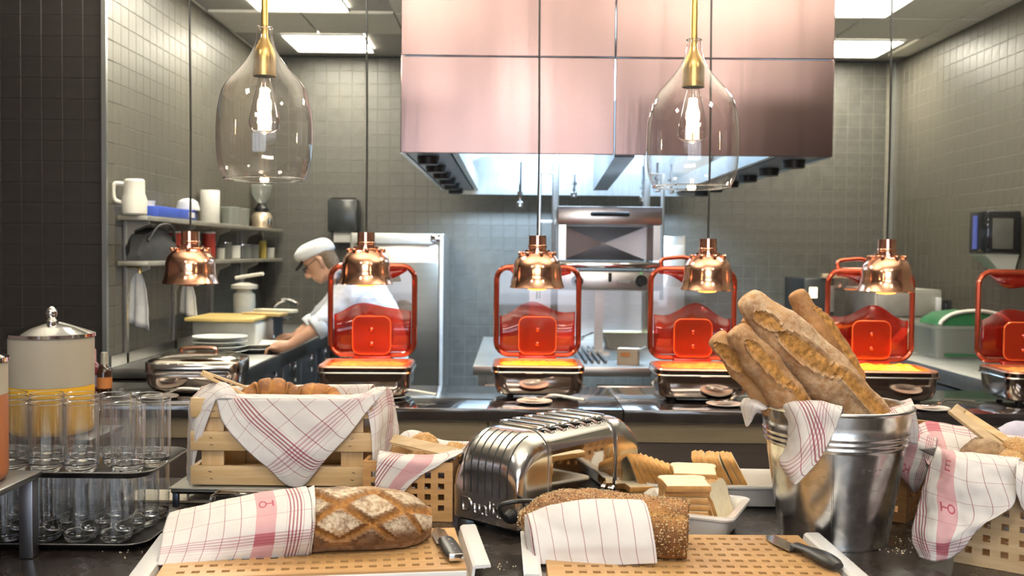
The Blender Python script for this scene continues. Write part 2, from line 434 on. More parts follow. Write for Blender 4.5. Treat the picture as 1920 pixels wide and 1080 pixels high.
def tiled(name, o, u, n, Wd, H, mat, gm, skip=lambda px, py: False, z0=0., limit=300):
    # wall slab with 10 cm tiles; u = along, n = towards the room
    o, u, n = V(o), V(u), V(n); up = V((0,0,1))
    R = Matrix((u, up, n)).transposed()
    bm = B(); c = o+u*Wd/2+up*H/2-n*.06
    box(bm, c, (Wd, H, .12), rot=R); w = struct(name, bm, gm)
    def one(b, c):
        s, h = .0488, .002
        q = lambda a, e, z: b.verts.new(c+u*a+up*e+n*z)
        A = [q(-s,-s,0), q(s,-s,0), q(s,s,0), q(-s,s,0)]; T = [q(-s+.0018,-s+.0018,h), q(s-.0018,-s+.0018,h), q(s-.0018,s-.0018,h), q(-s+.0018,s-.0018,h)]
        b.faces.new(T)
        for i in range(4): b.faces.new((A[i], A[(i+1)%4], T[(i+1)%4], T[i]))
    cand, rest = [], []
    for i in range(int(Wd/.1)):
        for j in range(int(H/.1)):
            p = o+u*(.05+.1*i)+up*(.05+.1*j)
            px, py = proj(p) if p.y > 1 else (-1, -1)
            (cand if -5 < px < 1925 and -5 < py < 1085 and not skip(px, py) else rest).append((p.y+.2*abs(p.z-1.9), tuple(p)))
    cand.sort(); rest += cand[limit:]; cand = cand[:limit]
    bm = B(); one(bm, V()); pr = obj('tile', bm, mat, w, smooth=False)
    for k, (_, p) in enumerate(cand):
        t = pr if k == 0 else pr.copy()
        if k: COL.objects.link(t)
        t.location = p
    bm = B()
    for _, p in rest: one(bm, V(p))
    tag(obj('tile_field', bm, mat, w, smooth=False), kind='stuff')
    return w
tiled('wall_back', (XL,YB,0), (1,0,0), (0,-1,0), XR-XL, CEIL, TILEB, GROUT, lambda x, y: (740<x<1565 and y<360) or y>720 or (650<x<830 and y>440))
tiled('wall_left', (XL,YL,0), (0,1,0), (1,0,0), YB-YL, CEIL, TILE, GROUT, lambda x, y: y>665)
tiled('wall_right', (XR,YB,0), (0,-1,0), (-1,0,0), YB-2.9, CEIL, TILE, GROUT, lambda x, y: y>680)
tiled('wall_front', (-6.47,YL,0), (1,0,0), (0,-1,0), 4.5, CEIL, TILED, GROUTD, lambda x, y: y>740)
TRIMM = M('anodised_trim', (.45,.46,.44), .35, 1., .05, 8)
bm = B(); box(bm, (XL+.003, YL-.008, CEIL/2), (.022,.022,CEIL)); struct('trim_1', bm, TRIMM)
bm = B(); box(bm, (XR-.012, YB-.012, CEIL/2), (.02,.02,CEIL)); struct('trim_2', bm, TRIMM)
# dining side (behind the camera): plain shell that the metal reflects
PANEW = M('window_daylight_pane', (.78,.88,1), .3, 0, .02, 2, emit=1.6)
for k in range(4):
    bm = B(); ringtube(bm, [V((-2.4+1.4*k+a*.62, -6.53, 1.7+b*.85)) for a, b in ((-1,-1),(1,-1),(1,1),(-1,1))], .05, 4); w_ = struct('window_%d' % (k+1), bm, WHITE)
    bm = B(); box(bm, (-2.4+1.4*k, -6.54, 1.7), (1.2,.01,1.66)); obj('pane', bm, PANEW, w_)
ROSE = M('dining_wall_paint', (.44,.33,.30), .8, 0, .05, 3)
for nm, c, s in (('wall_rear', (0,-6.6,1.5), (13,.1,3)), ('wall_west', (-6.45,-.9,1.5), (.1,11.4,3)), ('wall_east', (6.4,-1.9,1.5), (.1,9.5,3))):
    bm = B(); box(bm, c, s); struct(nm, bm, ROSE)
bm = B(); box(bm, (4.75,2.9,1.5), (3.4,.1,3)); struct('wall_side', bm, ROSE)
# ================================================================== hood
hf, hb = 4.6, 7.45
hl, hr = P(750,287,hf), P(1562,293,hf); hz = 1.936; hx0, hx1 = hl.x, hr.x
HOODM = M('hood_steel', (.25,.175,.175), .2, 1., .05, 2.2, sc=(2.6,2.6,.22), aniso=.75, bmp=1., bscale=1.6)  # pink reflection of the dining side put into the base colour
hood = thing('extractor_hood', 'large boxy stainless steel extractor hood hanging over the cook line', 'hood', ((hx0+hx1)/2, hf, hz))
ho = V(hood.location)
zs = P(960,106,hf).z
xs = [hx0, P(1153,200,hf).x, hx1]
for i in range(2):
    for z0, z1 in ((hz, zs), (zs, CEIL)):
        bm = B(); box(bm, ((xs[i]+xs[i+1])/2-ho.x, .01, (z0+z1)/2-ho.z), (xs[i+1]-xs[i]-.004, .02, z1-z0-.004), .003, seg=1); obj('front_panel', bm, HOODM, hood)
HIN = M('hood_inner_steel', (.68,.7,.7), .3, 1., .05, 5)
for s, x in ((1, hx0), (-1, hx1)):
    bm = B(); box(bm, (x-ho.x+s*.011, (hb-hf)/2+.012, (CEIL-hz)/2), (.02, hb-hf-.02, CEIL-hz)); obj('side_panel', bm, HIN, hood)
    bm = B()
    box(bm, (x-ho.x+s*.125, (hb-hf)/2+.02, .03), (.2, hb-hf-.06, .045)); obj('light_channel', bm, DARKSTEEL, hood)
    bm = B(); box(bm, (x-ho.x+s*.25, (hb-hf)/2+.02, .06), (.03, hb-hf-.06, .1)); obj('channel_lip', bm, HIN, hood)
    for k in range(6):
        bm = B(); lathe(bm, [(.0,-.035),(.05,-.03),(.055,0),(.055,.02)], (x-ho.x+s*.11, .25+k*.47, .0), 14); obj('nozzle', bm, BLACK, hood)
bm = B(); Y0, Y1 = hb-hf-.02, hb-hf-1.0
loft(bm, [[V((hx0-ho.x+.03,Y0,-.02)), V((hx1-ho.x-.03,Y0,-.02))], [V((hx0-ho.x+.03,Y0,.16)), V((hx1-ho.x-.03,Y0,.16))], [V((hx0-ho.x+.03,Y1,.8)), V((hx1-ho.x-.03,Y1,.8))]], False)
o = obj('rear_baffle', bm, M('baffle_steel', (.80,.84,.85), .38, .35, .06, 5, sc=(8,1,1)), hood); o.modifiers.new('t', 'SOLIDIFY').thickness = .01
bm = B(); a, b_ = P(1008,290,hf+.5), P(1120,355,hb-.1)
loft(bm, [[V((.02,.3,.02)), V((.12,.3,.02)), V((.12,.3,.3)), V((.02,.3,.3))], [V((.10,2.55,.0)), V((.2,2.55,.0)), V((.2,2.55,.28)), V((.10,2.55,.28))]]); obj('divider_beam', bm, DARKSTEEL, hood)
for i, (px, py, L) in enumerate(((975,380,.26), (1076,362,.12), (1205,370,.2), (1232,352,.16), (1258,355,.16))):
    p = P(px, py, 6.4); bm = B()
    tube(bm, [p+V((0,0,L)), p+V((0,0,.03)), p, p+V((.0,-.02,-.02))], .009, 7)
    lathe(bm, [(.004,-.03),(.022,-.025),(.022,0),(.01,.012),(.01,.03)], p, 10); lathe(bm, [(.018,0),(.018,.02)], p+V((0,0,.05)), 10)
    for v in bm.verts: v.co -= ho
    obj('spray_nozzle', bm, CHROME, hood)
# ================================================================== cook line
ck = thing('cook_line_counter', 'stainless cook line counter under the hood', 'counter', (0,5.1,0))
cx0, cx1 = P(887,690,5.1).x, 1.15
bx('worktop', ((cx0+cx1)/2, .9, .875), (cx1-cx0, 1.8, .05), STEELW, ck, .004)
bx('drawer', (cx0+.32, .06, .70), (.52,.06,.2), STEEL, ck, .004); bx('drawer', (cx0+.9, .06, .70), (.52,.06,.2), STEEL, ck, .004)
bx('lower_shelf', ((cx0+cx1)/2, .9, .3), (cx1-cx0-.1,1.6,.03), STEELW, ck)
for sx in (cx0+.05, cx1-.05):
    for sy in (.06, 1.7):
        bx('leg', (sx, sy, .425), (.05,.05,.85), STEEL, ck)
bx('splash_panel', (.62, 1.74, 1.08), (1.0,.02,.36), STEEL, ck)
for k in range(5): bx('burner_bar', (.36+.035*k, .55, .912), (.014,.8,.02), DARKSTEEL, ck, .003)
sl = thing('salamander_grill', 'open steel salamander grill on a post under the hood', 'grill', (P(1141,600,5.6).x, 5.6, .9))
sz = lambda py: P(1141,py,5.6).z-.9
sw = 197/F*5.6
SALM = M('grill_steel', (.66,.6,.55), .25, 1., .08, 3, bmp=.1, bscale=6)
bx('upper_hood', (0,.2,(sz(387)+sz(421))/2), (sw,.4,sz(387)-sz(421)), SALM, sl, .008)
bm = B(); tube(bm, [(-.1,-.01,sz(402)),(-.1,-.05,sz(402)),(.1,-.05,sz(402)),(.1,-.01,sz(402))], .012, 8); obj('handle', bm, BLACK, sl)
bm = B(); zt, zb = sz(422), sz(488); hwid = sw/2-.05
bm.free()
for s in (-1, 1): bx('side_frame', (s*(hwid+.02), .2, (zt+zb)/2), (.04,.4,zt-zb), SALM, sl)
bm = B(); c = V((0,.30,(zt+zb)/2)); co = [V((s*hwid,.28,z)) for s, z in ((-1,zb),(1,zb),(1,zt),(-1,zt))]
cv = bm.verts.new(c+V((0,.05,0))); vs = [bm.verts.new(p) for p in co]
for i in range(4): bm.faces.new((vs[i], vs[(i+1)%4], cv))
obj('back_plate', bm, M('grill_back_steel', (.72,.74,.8), .34, 1., .08, 3), sl, smooth=False)
bx('drip_tray', (0,.14,sz(497)), (sw*.98,.44,.035), CHROME, sl, .006)
bx('control_panel', (0,.16,(sz(508)+sz(545))/2), (sw*1.0,.34,sz(508)-sz(545)), STEEL, sl, .006)
for px in (1082, 1202):
    bm = B(); p = P(px,527,5.58)-V(sl.location)
    loft(bm, [[p+V((r*cos(a*PI/8), y, r*sin(a*PI/8))) for a in range(16)] for r, y in ((.034,.03),(.034,-.02),(.026,-.03))]); k_ = obj('knob', bm, BLACK, sl)
    bm = B(); q = p+V((0,-.005,.045)); lathe(bm, [(.0,-.008),(.008,0),(.0,.008)], q, 8); obj('pilot_lamp', bm, M('green_pilot', (.3,.8,.3), .4, emit=.6), sl)
bx('lever', tuple(P(1144,520,5.57)-V(sl.location)), (.016,.03,.05), BLACK, sl, .003)
bx('badge', tuple(P(1169,528,5.575)-V(sl.location)), (.07,.01,.018), WHITE, sl, .003)
bm = B(); box(bm, (P(1128,600,5.6).x-sl.location.x,.2,sz(545)/2), (.05,.05,sz(545))); box(bm, (P(1128,600,5.6).x-sl.location.x,.2,.01), (.12,.12,.02)); obj('post', bm, STEEL, sl)
for i, px in enumerate((1045, 1222)):
    bm = B(); top = P(px,290,6.0); tube(bm, [(top.x,6.2,2.2), (top.x,6.2,.9)], .022, 8); tube(bm, [(top.x,6.2,1.98),(top.x-.1*(1 if i == 0 else -1),6.2,1.98),(top.x-.1*(1 if i == 0 else -1),6.2,1.2)], .013, 7)
    tube(bm, [(top.x,6.2,1.68),(top.x-.1*(1 if i == 0 else -1),6.2,1.68)], .01, 7)
    tag(obj('steel_upright', bm, STEEL), ('steel upright pipe left of the salamander grill', 'steel upright pipe right of the salamander grill')[i], 'pipe', 'uprights beside the grill')
CARD = M('carton_board', (.62,.53,.43), .7, 0, .08, 10)
t = thing('carton', 'small opened food carton on the steel cook line', 'box', G(1178,683,.9), -.25)
bm = B(); rloft(bm, [(.11,.08,.004,.0),(.11,.08,.004,.085)], 2); obj('body', bm, CARD, t)
bm = B(); box(bm, (.065,.0,.083), (.05,.075,.004), rot=Matrix.Rotation(-.5,3,'Y')); obj('flap', bm, WHITE, t)
bm = B(); box(bm, (-.01,-.0412,.055), (.05,.002,.02)); obj('label', bm, M('orange_print', (.6,.25,.08), .6), t)
t = thing('food_pan', 'white food pan with yellow rim at the back of the cook line', 'pan', G(1180,652,.9), 0)
bm = B(); rloft(bm, [(.3,.16,.03,.0),(.36,.2,.03,.1),(.37,.21,.03,.1),(.35,.19,.03,.095),(.29,.15,.03,.02)], 4); obj('body', bm, WHITEP, t)
bm = B(); rloft(bm, [(.34,.18,.03,.085),(.34,.18,.03,.09)], 4); obj('contents', bm, M('pale_yellow_food', (.6,.5,.15), .6), t)
for i, (px, py) in enumerate(((1085,640),(1100,628))):
    t = thing('ladle', ('steel ladle lying on the cook line', 'second steel ladle behind the first on the cook line')[i], 'ladle', G(px,py,.92), .7, 'ladles on the cook line')
    bm = B(); lathe(bm, [(.0,.0),(.03,.008),(.042,.03),(.04,.03),(.028,.012),(.0,.005)], (0,0,0), 12); obj('bowl', bm, CHROME, t)
    bm = B(); tube(bm, [(.04,0,.03),(.15,0,.05),(.3,0,.03)], .007, 6, 8); obj('handle', bm, CHROME, t)
t = thing('wall_cabinet', 'grey steel cabinet standing against the blue tiles right of the grill', 'cabinet', (P(1253,600,7.2).x,7.2,.0), 0)
bx('body', (0,.2,(P(1253,442,7.2).z)/2), (.24,.4,P(1253,442,7.2).z), STEEL, t, .01); bx('door', (0,-.006,1.1), (.22,.012,.9), STEELW, t, .004); bx('handle', (-.08,-.02,1.2), (.015,.02,.2), CHROME, t)
# fridge
fx0, fx1, fy = P(655,600,7.15).x, P(831,600,7.15).x, 7.15
ft = P(745,437,fy).z
t = thing('fridge', 'tall stainless fridge behind the cook against the back wall', 'fridge', ((fx0+fx1)/2, fy, 0))
bx('body', (0,.36,ft/2), (fx1-fx0,.68,ft), STEEL, t, .008)
bx('door', (-.01,.0,ft/2-.08), (fx1-fx0-.05,.04,ft-.26), M('fridge_door_steel', (.13,.125,.11), .34, .9, .06, 2, sc=(1,1,9)), t, .006)
bx('fascia', (-.03,.0,ft-.04), (fx1-fx0-.1,.045,.075), M('pale_fascia', (.7,.7,.66), .4, .6), t, .004)
bx('hinge_cap', ((fx1-fx0)/2-.05,-.002,ft-.035), (.09,.05,.05), CHROME, t, .004)
bx('edge_strip', ((fx1-fx0)/2-.012,-.004,ft/2), (.022,.05,ft-.02), M('bright_edge', (.75,.8,.84), .3, .7), t)
# ================================================================== left worktop, shelves
lx = -1.31
lc = thing('left_worktop_unit', 'long dark fronted worktop unit along the left tiled wall', 'counter', (XL, YL+.02, 0))
D = YB-YL-.04; wx = lx-XL
bx('worktop', (wx/2+.008,D/2,.875), (wx-.016,D,.05), STEELW, lc, .004)
bx('edge_band', (wx+.006,D/2,.862), (.02,D,.075), M('dark_edge', (.05,.05,.05), .3, .5), lc, .003)
bx('upstand', (.014,D/2,.93), (.012,D,.055), STEEL, lc)
bx('carcass', (wx/2-.02,D/2,.45), (wx-.08,D,.78), BLACKM, lc)
for k in range(6):
    d = bx('drawer_front', (wx-.045,.26+.5*k,.6), (.02,.47,.42), DARKSTEEL, lc, .004)
    bx('handle', (wx-.02,.26+.5*k,.74), (.02,.02,.12), CHROME, d, .004)
SHELFM = M('shelf_steel', (.48,.45,.38), .4, .7, .08, 6)
sx = XL+.15
for i, zpx in enumerate(((390,425), (492,494))):
    zz = P(540, (427,494)[i], 7.2).z if i == 0 else P(232,490,4.8).z
    y0, y1 = 4.93, 7.84
    t = thing('steel_shelf', ('upper narrow steel shelf on the left tiled wall', 'lower narrow steel shelf on the left tiled wall')[i], 'shelf', (XL, y0, zz), 0, 'wall shelves')
    if i == 0: SZ1 = zz
    else: SZ2 = zz
    bx('board', (.09,(y1-y0)/2,-.012), (.15,y1-y0,.024), SHELFM, t, .003)
    for k in range(4):
        bm = B(); yy = .12+k*.72
        loft(bm, [[V((.015,yy+s*.01,-.024)), V((.13,yy+s*.01,-.024)), V((.13,yy+s*.01,-.04)), V((.06,yy+s*.01,-.07)), V((.03,yy+s*.01,-.16)), V((.015,yy+s*.01,-.2))] for s in (-1, 1)]); obj('bracket', bm, SHELFM, t)
        if i == 0: bx('rail', (.012,yy,-.38), (.016,.03,.8), STEEL, t)
# x position on shelf for a pixel column
def on_shelf(px, z, off=.085):
    X = XL+off; Y = min(X/((px-960)/F), 7.7); return V((X, Y, z))
PAPER = M('paper_towel', (.78,.76,.70), .9, 0, .03, 30, bmp=.2)
def roll(name, label, cat, loc, r, h, mat, hole=True, group=None):
    t = thing(name, label, cat, loc, 0, group)
    bm = B(); lathe(bm, [(r*.96,0),(r,.004),(r,h-.004),(r*.96,h),(r*.3,h),(r*.3,h-.02)], seg=24); obj('roll', bm, mat, t)
    bm = B(); lathe(bm, [(r*.3,.002),(r*.3,h-.005),(r*.25,h-.005),(r*.25,.002)], seg=16, cap0=False, cap1=False); obj('core', bm, CARD, t)
    return t
def lidded_tub(name, label, cat, loc, r, h, mat, lmat, group=None, taper=1.1):
    t = thing(name, label, cat, loc, 0, group)
    bm = B(); lathe(bm, [(r*.9,0),(r,.006),(r*taper,h*.92),(r*taper*1.04,h*.92),(r*taper*1.04,h*.96)], seg=24); obj('body', bm, mat, t)
    bm = B(); lathe(bm, [(r*taper*1.06,h*.94),(r*taper*1.06,h),(r*taper*.8,h*1.01)], seg=24); obj('lid', bm, lmat, t)
    return t
z = SZ1+.001
t = thing('milk_jug', 'white plastic jug with a handle at the near end of the upper shelf', 'jug', on_shelf(252,z,.09))
bm = B(); lathe(bm, [(.05,0),(.06,.01),(.06,.08),(.05,.11),(.05,.17),(.042,.18)], seg=20); obj('body', bm, WHITEP, t)
bm = B(); tube(bm, [(-.045,-.02,.155),(-.085,-.04,.15),(-.085,-.04,.08),(-.055,-.02,.06)], .011, 8, 12); obj('handle', bm, WHITEP, t)
lidded_tub('small_tub', 'small white tub right of the white jug on the upper shelf', 'tub', on_shelf(276,z,.06), .035, .085, WHITEP, WHITE)
BLUE = M('blue_plastic', (.05,.10,.5), .4, 0, .1, 9)
t = thing('blue_folder', 'long blue box file lying on the upper shelf', 'folder', on_shelf(318,z,.09))
bm = B(); box(bm, (0,.0,.03), (.1,.62,.056), .004); obj('cover', bm, BLUE, t)
bm = B(); box(bm, (.0502,.22,.03), (.004,.1,.03)); obj('label', bm, WHITE, t)
roll('paper_roll', 'tall white paper towel roll standing on the upper shelf', 'roll', on_shelf(393,z,.075), .06, .205, PAPER)
t = thing('white_cap', 'white folded cloth cap lying left of the paper roll', 'cap', on_shelf(352,z+.06,.09))
bm = B(); lathe(bm, [(.06,0),(.065,.02),(.055,.05),(.03,.065),(.0,.07)], seg=18); obj('crown', bm, WHITEC, t)
bm = B(); lathe(bm, [(.067,.0),(.068,.014),(.066,.016)], seg=18); obj('band', bm, WHITEC, t)
for i, (px, r) in enumerate(((432,.058), (449,.06))):
    lidded_tub('clear_tub', ('clear plastic tub beside the paper roll on the upper shelf', 'second clear plastic tub, left of the grinder')[i], 'tub', on_shelf(px,z,.08), r, .12, CLEARP, CLEARP, 'clear tubs on the upper shelf')
t = thing('coffee_grinder', 'coffee grinder with a clear hopper at the far end of the upper shelf', 'grinder', on_shelf(490,z,.08))
bm = B(); lathe(bm, [(.075,0),(.08,.01),(.078,.09),(.06,.115),(.05,.12)], seg=24); obj('body', bm, M('steel_cream', (.66,.55,.4), .3, .7), t)
bm = B(); lathe(bm, [(.05,.118),(.052,.15),(.03,.18),(.03,.19)], seg=20); obj('collar', bm, BLACK, t)
bm = B(); lathe(bm, [(.03,.188),(.07,.25),(.078,.32),(.074,.325)], seg=24); obj('hopper', bm, CLEARP, t)
bx('switch_plate', (.07,-.03,.05), (.02,.05,.05), DARKSTEEL, t, .004)
for i, px in enumerate((503, 516)):
    t = thing('preserve_jar', ('small glass jar right of the grinder on the upper shelf', 'small glass jar at the far end of the upper shelf')[i], 'jar', on_shelf(px,z,.09), 0, 'jars beside the grinder')
    bm = B(); lathe(bm, [(.028,0),(.032,.01),(.032,.06),(.025,.068)], seg=16); obj('body', bm, CLEARP, t)
    bm = B(); lathe(bm, [(.029,.066),(.029,.082),(.02,.084)], seg=16); obj('lid', bm, CHROME, t)
z = SZ2+.001
t = thing('shoulder_bag', 'black soft bag lying at the near end of the lower shelf', 'bag', on_shelf(285,z,.085))
bm = B(); loft(bm, [[V((x*.06*k, y, zz)) for x, y, zz in ((-1,yy,0),(1,yy,0),(1.1,yy,h*.5),(.6,yy,h),(-.6,yy,h),(-1.1,yy,h*.5))] for yy, k, h in ((-.26,.5,.04),(-.2,.95,.13),(0,1.05,.17),(.2,1,.13),(.3,.6,.05))]); obj('body', bm, M('black_nylon', (.03,.03,.033), .7, 0, .2, 20, bmp=.4), t)
bm = B(); tube(bm, [(.05,-.2,.1),(.07,-.1,.18),(.07,.1,.18),(.05,.2,.1)], .008, 6, 14); obj('strap', bm, BLACK, t)
RED = M('red_plastic', (.48,.05,.035), .4, 0, .1, 9); YEL = M('yellow_label', (.65,.5,.12), .5)
for i, (px, mt, h, r) in enumerate(((330,RED,.16,.055), (391,RED,.17,.04), (436,WHITEP,.09,.05), (455,CLEARP,.1,.055), (472,CLEARP,.1,.05), (492,YEL,.135,.028), (507,WHITEP,.08,.045), (520,CHROME,.07,.03), (412,WHITEP,.07,.03), (423,CLEARP,.11,.04))):
    lb = ('red tin beside the black bag on the lower shelf', 'red spray can behind the leftmost copper lamp', 'small white tub right of the leftmost copper lamp', 'clear food box in the middle of the lower shelf', 'clear food box left of the yellow bottle', 'yellow seasoning bottle on the lower shelf', 'white tub right of the yellow bottle', 'small steel shaker at the far end of the lower shelf', 'small white pot just right of the red spray can', 'tall clear jar left of the clear food boxes')[i]
    lidded_tub(('tin','spray_can','small_tub','food_box','food_box','seasoning_bottle','small_tub','shaker','small_pot','storage_jar')[i], lb, ('tin','can','tub','box','box','bottle','tub','shaker','pot','jar')[i], on_shelf(px,z,.085), r, h, mt, (WHITE,WHITE,WHITE,CHROME,CLEARP,M('olive_cap',(.3,.28,.15),.5),WHITE,CHROME,WHITE,CHROME)[i], None, 1.0)
# hanging tea towels
for i, (px, y0, y1, w) in enumerate(((260,512,612,36), (353,530,592,30))):
    Yd = (XL+.08)/((px-960)/F); t = thing('tea_towel', ('white tea towel hanging from a hook, nearest the trim', 'white tea towel hanging below the leftmost copper lamp')[i], 'towel', P(px,y0,Yd), 0, 'white towels on hooks')
    bm = B(); o = V(t.location); hw = w/F*Yd/2; H = (y1-y0)/F*Yd
    rows = []
    for j, (k, dz) in enumerate(((.15,0),(.65,.2),(.85,.5),(1,1))): rows.append([V((s*hw*k+(.01 if s > 0 else 0), -.012*(1+cos(s*5)), -H*dz-.02*s*(j > 0))) for s in (-1,-.5,0,.5,1)])
    patch(bm, rows, ((0,0),(.1,0),(0,.1)), 14, 14, .003)
    ob = obj('cloth', bm, WHITEC, t, ang=180, recalc=False); ob.modifiers.new('t', 'SOLIDIFY').thickness = .004
    bm = B(); tube(bm, [(-.07,.0,.03),(0,-.005,.03),(.01,-.01,.0),(0,-.01,-.02)], .006, 6, 8); obj('hook', bm, BRASS, t)
# back wall paper dispenser
t = thing('paper_dispenser', 'dark wall paper towel dispenser above the cook', 'dispenser', (P(646,400,7.8).x, 7.86, P(646,405,7.8).z))
k = 7.8/F
bm = B(); box(bm, (0,-.08,.0), (56*k,.16,.26), .02); obj('housing', bm, M('smoke_plastic', (.035,.04,.04), .2, 0, .1, 5), t)
bx('top_edge', (0,-.08,.133), (50*k,.14,.012), CHROME, t); bx('paper_sheet', (0,-.1,-.165), (36*k,.04,.085), PAPER, t, .005)
# things on the left worktop
def lw(px, py, z=.9): return G(px, py, z)
t = thing('steel_cabinet_box', 'steel box with a yellow board on top on the left worktop', 'box', (-1.66, 5.72, .9))
bk = 1.0
bm = B(); box(bm, (0,.22,.0855), (.36,.44,.17), .012); obj('body', bm, M('satin_grey', (.42,.42,.39), .5, .3), t)
bx('side_panel', (.176,.22,.085), (.02,.42,.14), WHITEP, t, .004)
t2 = thing('yellow_board', 'yellow cutting board lying on the steel box', 'board', (-1.67, 5.70, 1.071))
bm = B(); box(bm, (0,.2,.012), (.4,.46,.022), .008); obj('board', bm, M('yellow_poly', (.62,.46,.16), .5, 0, .06, 10), t2)
bx('juice_groove', (0,.2,.0235), (.34,.4,.001), M('yellow_groove', (.5,.36,.12), .5), t2)
for i, (px, n) in enumerate(((452,4), (540,2))):
    for k in range(n):
        c = (-1.62,5.52) if i == 0 else (-1.47,5.72)
        r = .15 if i == 0 else .155
        zz = .901+.026*k
        t = tag(obj('plate', (lambda b: (lathe(b, [(r*.55,0),(r*.6,.004),(r,.024),(r*.99,.027),(r*.6,.009),(.0,.008)], seg=32), b)[1])(B()), WHITEP), None, 'plate', 'white plates on the left worktop')
        t.location = (c[0], c[1], zz)
        t['label'] = (('bottom','second from bottom','third from bottom','topmost')[k] + ' white plate of the stack in front of the steel box') if i == 0 else (('lower','upper')[k]+' of the two white plates by the hand of the cook')
t = thing('mixer_tap', 'curved steel tap behind the yellow board', 'tap', (P(508,580,6.3).x, 6.3, .9))
zt = P(535,562,6.3).z-.9
bm = B(); tube(bm, [(0,0,.0),(0,0,zt-.1),(.03,0,zt-.03),(.09,0,zt),(.15,0,zt-.015),(.17,0,zt-.03)], .013, 8, 20); obj('spout', bm, CHROME, t)
bm = B(); lathe(bm, [(.03,0),(.03,.03),(.018,.05)], seg=14); obj('base', bm, CHROME, t)
bm = B(); tube(bm, [(0,-.02,.1),(-.04,-.06,.14)], .008, 6); obj('lever', bm, CHROME, t)
t = thing('soap_pump', 'white pump dispenser standing below the lower shelf', 'dispenser', (P(458,600,6.4).x, 6.4, .9), -.2)
h = P(458,530,6.4).z-.9
bm = B(); lathe(bm, [(.065,0),(.07,.01),(.07,h*.8),(.05,h*.84),(.05,h*.9)], seg=20); obj('bottle', bm, M('cream_plastic', (.52,.5,.43), .45), t)
bm = B(); lathe(bm, [(.03,h*.88),(.085,h*.9),(.085,h*.96),(.03,h)], seg=20); obj('cap', bm, M('cream_plastic_cap', (.5,.48,.42), .45), t)
bm = B(); tube(bm, [(-.06,0,h+.03),(.0,0,h+.04),(.14,-.02,h+.06)], .012, 7, 8); obj('nozzle', bm, WHITEP, t)
for i, (px, py, c) in enumerate(((545,590,(.62,.45,.2)), (553,580,(.66,.6,.45)))):
    t = thing('chopping_board', ('orange tinted wooden board jutting out past the steel box', 'pale narrow board leaning beyond the steel box')[i], 'board', (-1.44+.03*i, 6.0+.16*i, 1.097+.012*i), -.3, 'boards beyond the steel box')
    bx('board', (-.06,0,0), (.26,.1,.02), M('board_tint_%d' % i, c, .5), t, .004); bx('edge', (-.06,-.052,0), (.23,.004,.016), M('board_edge_%d' % i, tuple(x*.8 for x in c), .5), t)
t = thing('dark_pot', 'dark pot standing behind the forearm of the cook', 'pot', (-1.62, 6.5, .9))
bm = B(); lathe(bm, [(.11,0),(.12,.01),(.12,.16),(.125,.165),(.115,.165),(.11,.02)], seg=24); obj('body', bm, BLACK, t)
bm = B(); tube(bm, [(.12,0,.13),(.16,0,.14),(.16,.05,.14),(.118,.05,.13)], .008, 6, 8); obj('handle', bm, BLACK, t)
# ================================================================== right worktop
rx = 2.25
rc = thing('right_worktop_unit', 'long steel worktop unit along the right tiled wall', 'counter', (XR, 4.37, 0))
D = YB-4.37-.02; wx = XR-rx
bx('worktop', (-wx/2-.01,D/2,.875), (wx-.02,D,.05), STEELW, rc, .004); bx('edge_band', (-wx+.0,D/2,.862), (.016,D,.075), M('grey_edge', (.16,.17,.18), .35, .6), rc, .003)
bx('carcass', (-wx/2+.02,D/2,.45), (wx-.1,D,.78), M('navy_carcass', (.02,.025,.05), .4), rc)
for k in range(6):
    d = bx('door_front', (-wx+.05,.3+.58*k,.5), (.02,.54,.6), DARKSTEEL, rc, .004); bx('handle', (-wx+.03,.3+.58*k,.75), (.018,.2,.018), CHROME, d, .003)
t = thing('compact_oven', 'black oven with a lit window behind the baguettes', 'oven', (2.13, 6.9, P(1535,620,6.9).z))
oz = lambda py: P(1565,py,6.9).z-t.location.z
bx('body', (0,.25,oz(522)/2), (.21,.5,oz(522)), M('oven_black', (.03,.03,.03), .3), t, .01)
bx('window', (P(1526,548,6.88).x-t.location.x,-.006,oz(549)), (.055,.012,.075), M('lit_oven_window', (1,.82,.5), .4, emit=3.), t, .004)
bx('side_trim', (.075,-.008,oz(560)), (.05,.016,.18), STEEL, t, .003)
bx('stand', (0,.25,-t.location.z/2), (.2,.45,t.location.z), STEEL, t)
t = thing('wooden_strip', 'pale wooden strip lying on top of the oven', 'board', P(1579,518,6.85))
t.location.z = P(1565,522,6.9).z+.001
bx('strip', (0,.06,.016), (.235,.05,.03), BEECHP, t, .004); bx('end_cap', (-.12,.06,.016), (.006,.048,.028), BEECHP, t)
t = thing('steel_cabinet', 'low grey steel cabinet behind the right red lidded dish', 'cabinet', (P(1702,600,6.6).x, 6.6, .9005))
ch = P(1700,543,6.6).z-.9; cw = (P(1766,600,6.6)-P(1640,600,6.6)).x
bx('body', (0,.3,ch/2), (cw,.6,ch), M('cabinet_grey', (.42,.41,.36), .4, .5), t, .01)
for s in (0, 1): d = bx('door', (0,-.008,ch*(.26+.48*s)), (cw-.03,.016,ch*.44), M('cabinet_door_grey', (.46,.45,.40), .4, .5), t, .004); bx('handle', (cw*.42,-.03,ch*(.26+.48*s)), (.03,.03,.09), WHITE, d, .004)
t = thing('wall_socket', 'dark wall socket above the right worktop', 'socket', (XR-.012, 2.99*F/(1797-960)+.15, P(1797,578,6.7).z))
bm = B(); box(bm, (0,0,0), (.018,.11,.1), .004); obj('plate', bm, BLACK, t); bx('insert', (-.01,0,0), (.008,.05,.05), DARKSTEEL, t, .002)
GRN = M('green_plastic', (.02,.12,.045), .4)
cr0 = G(1795,672,.9); cr0 = V((2.66,5.9,.9005))
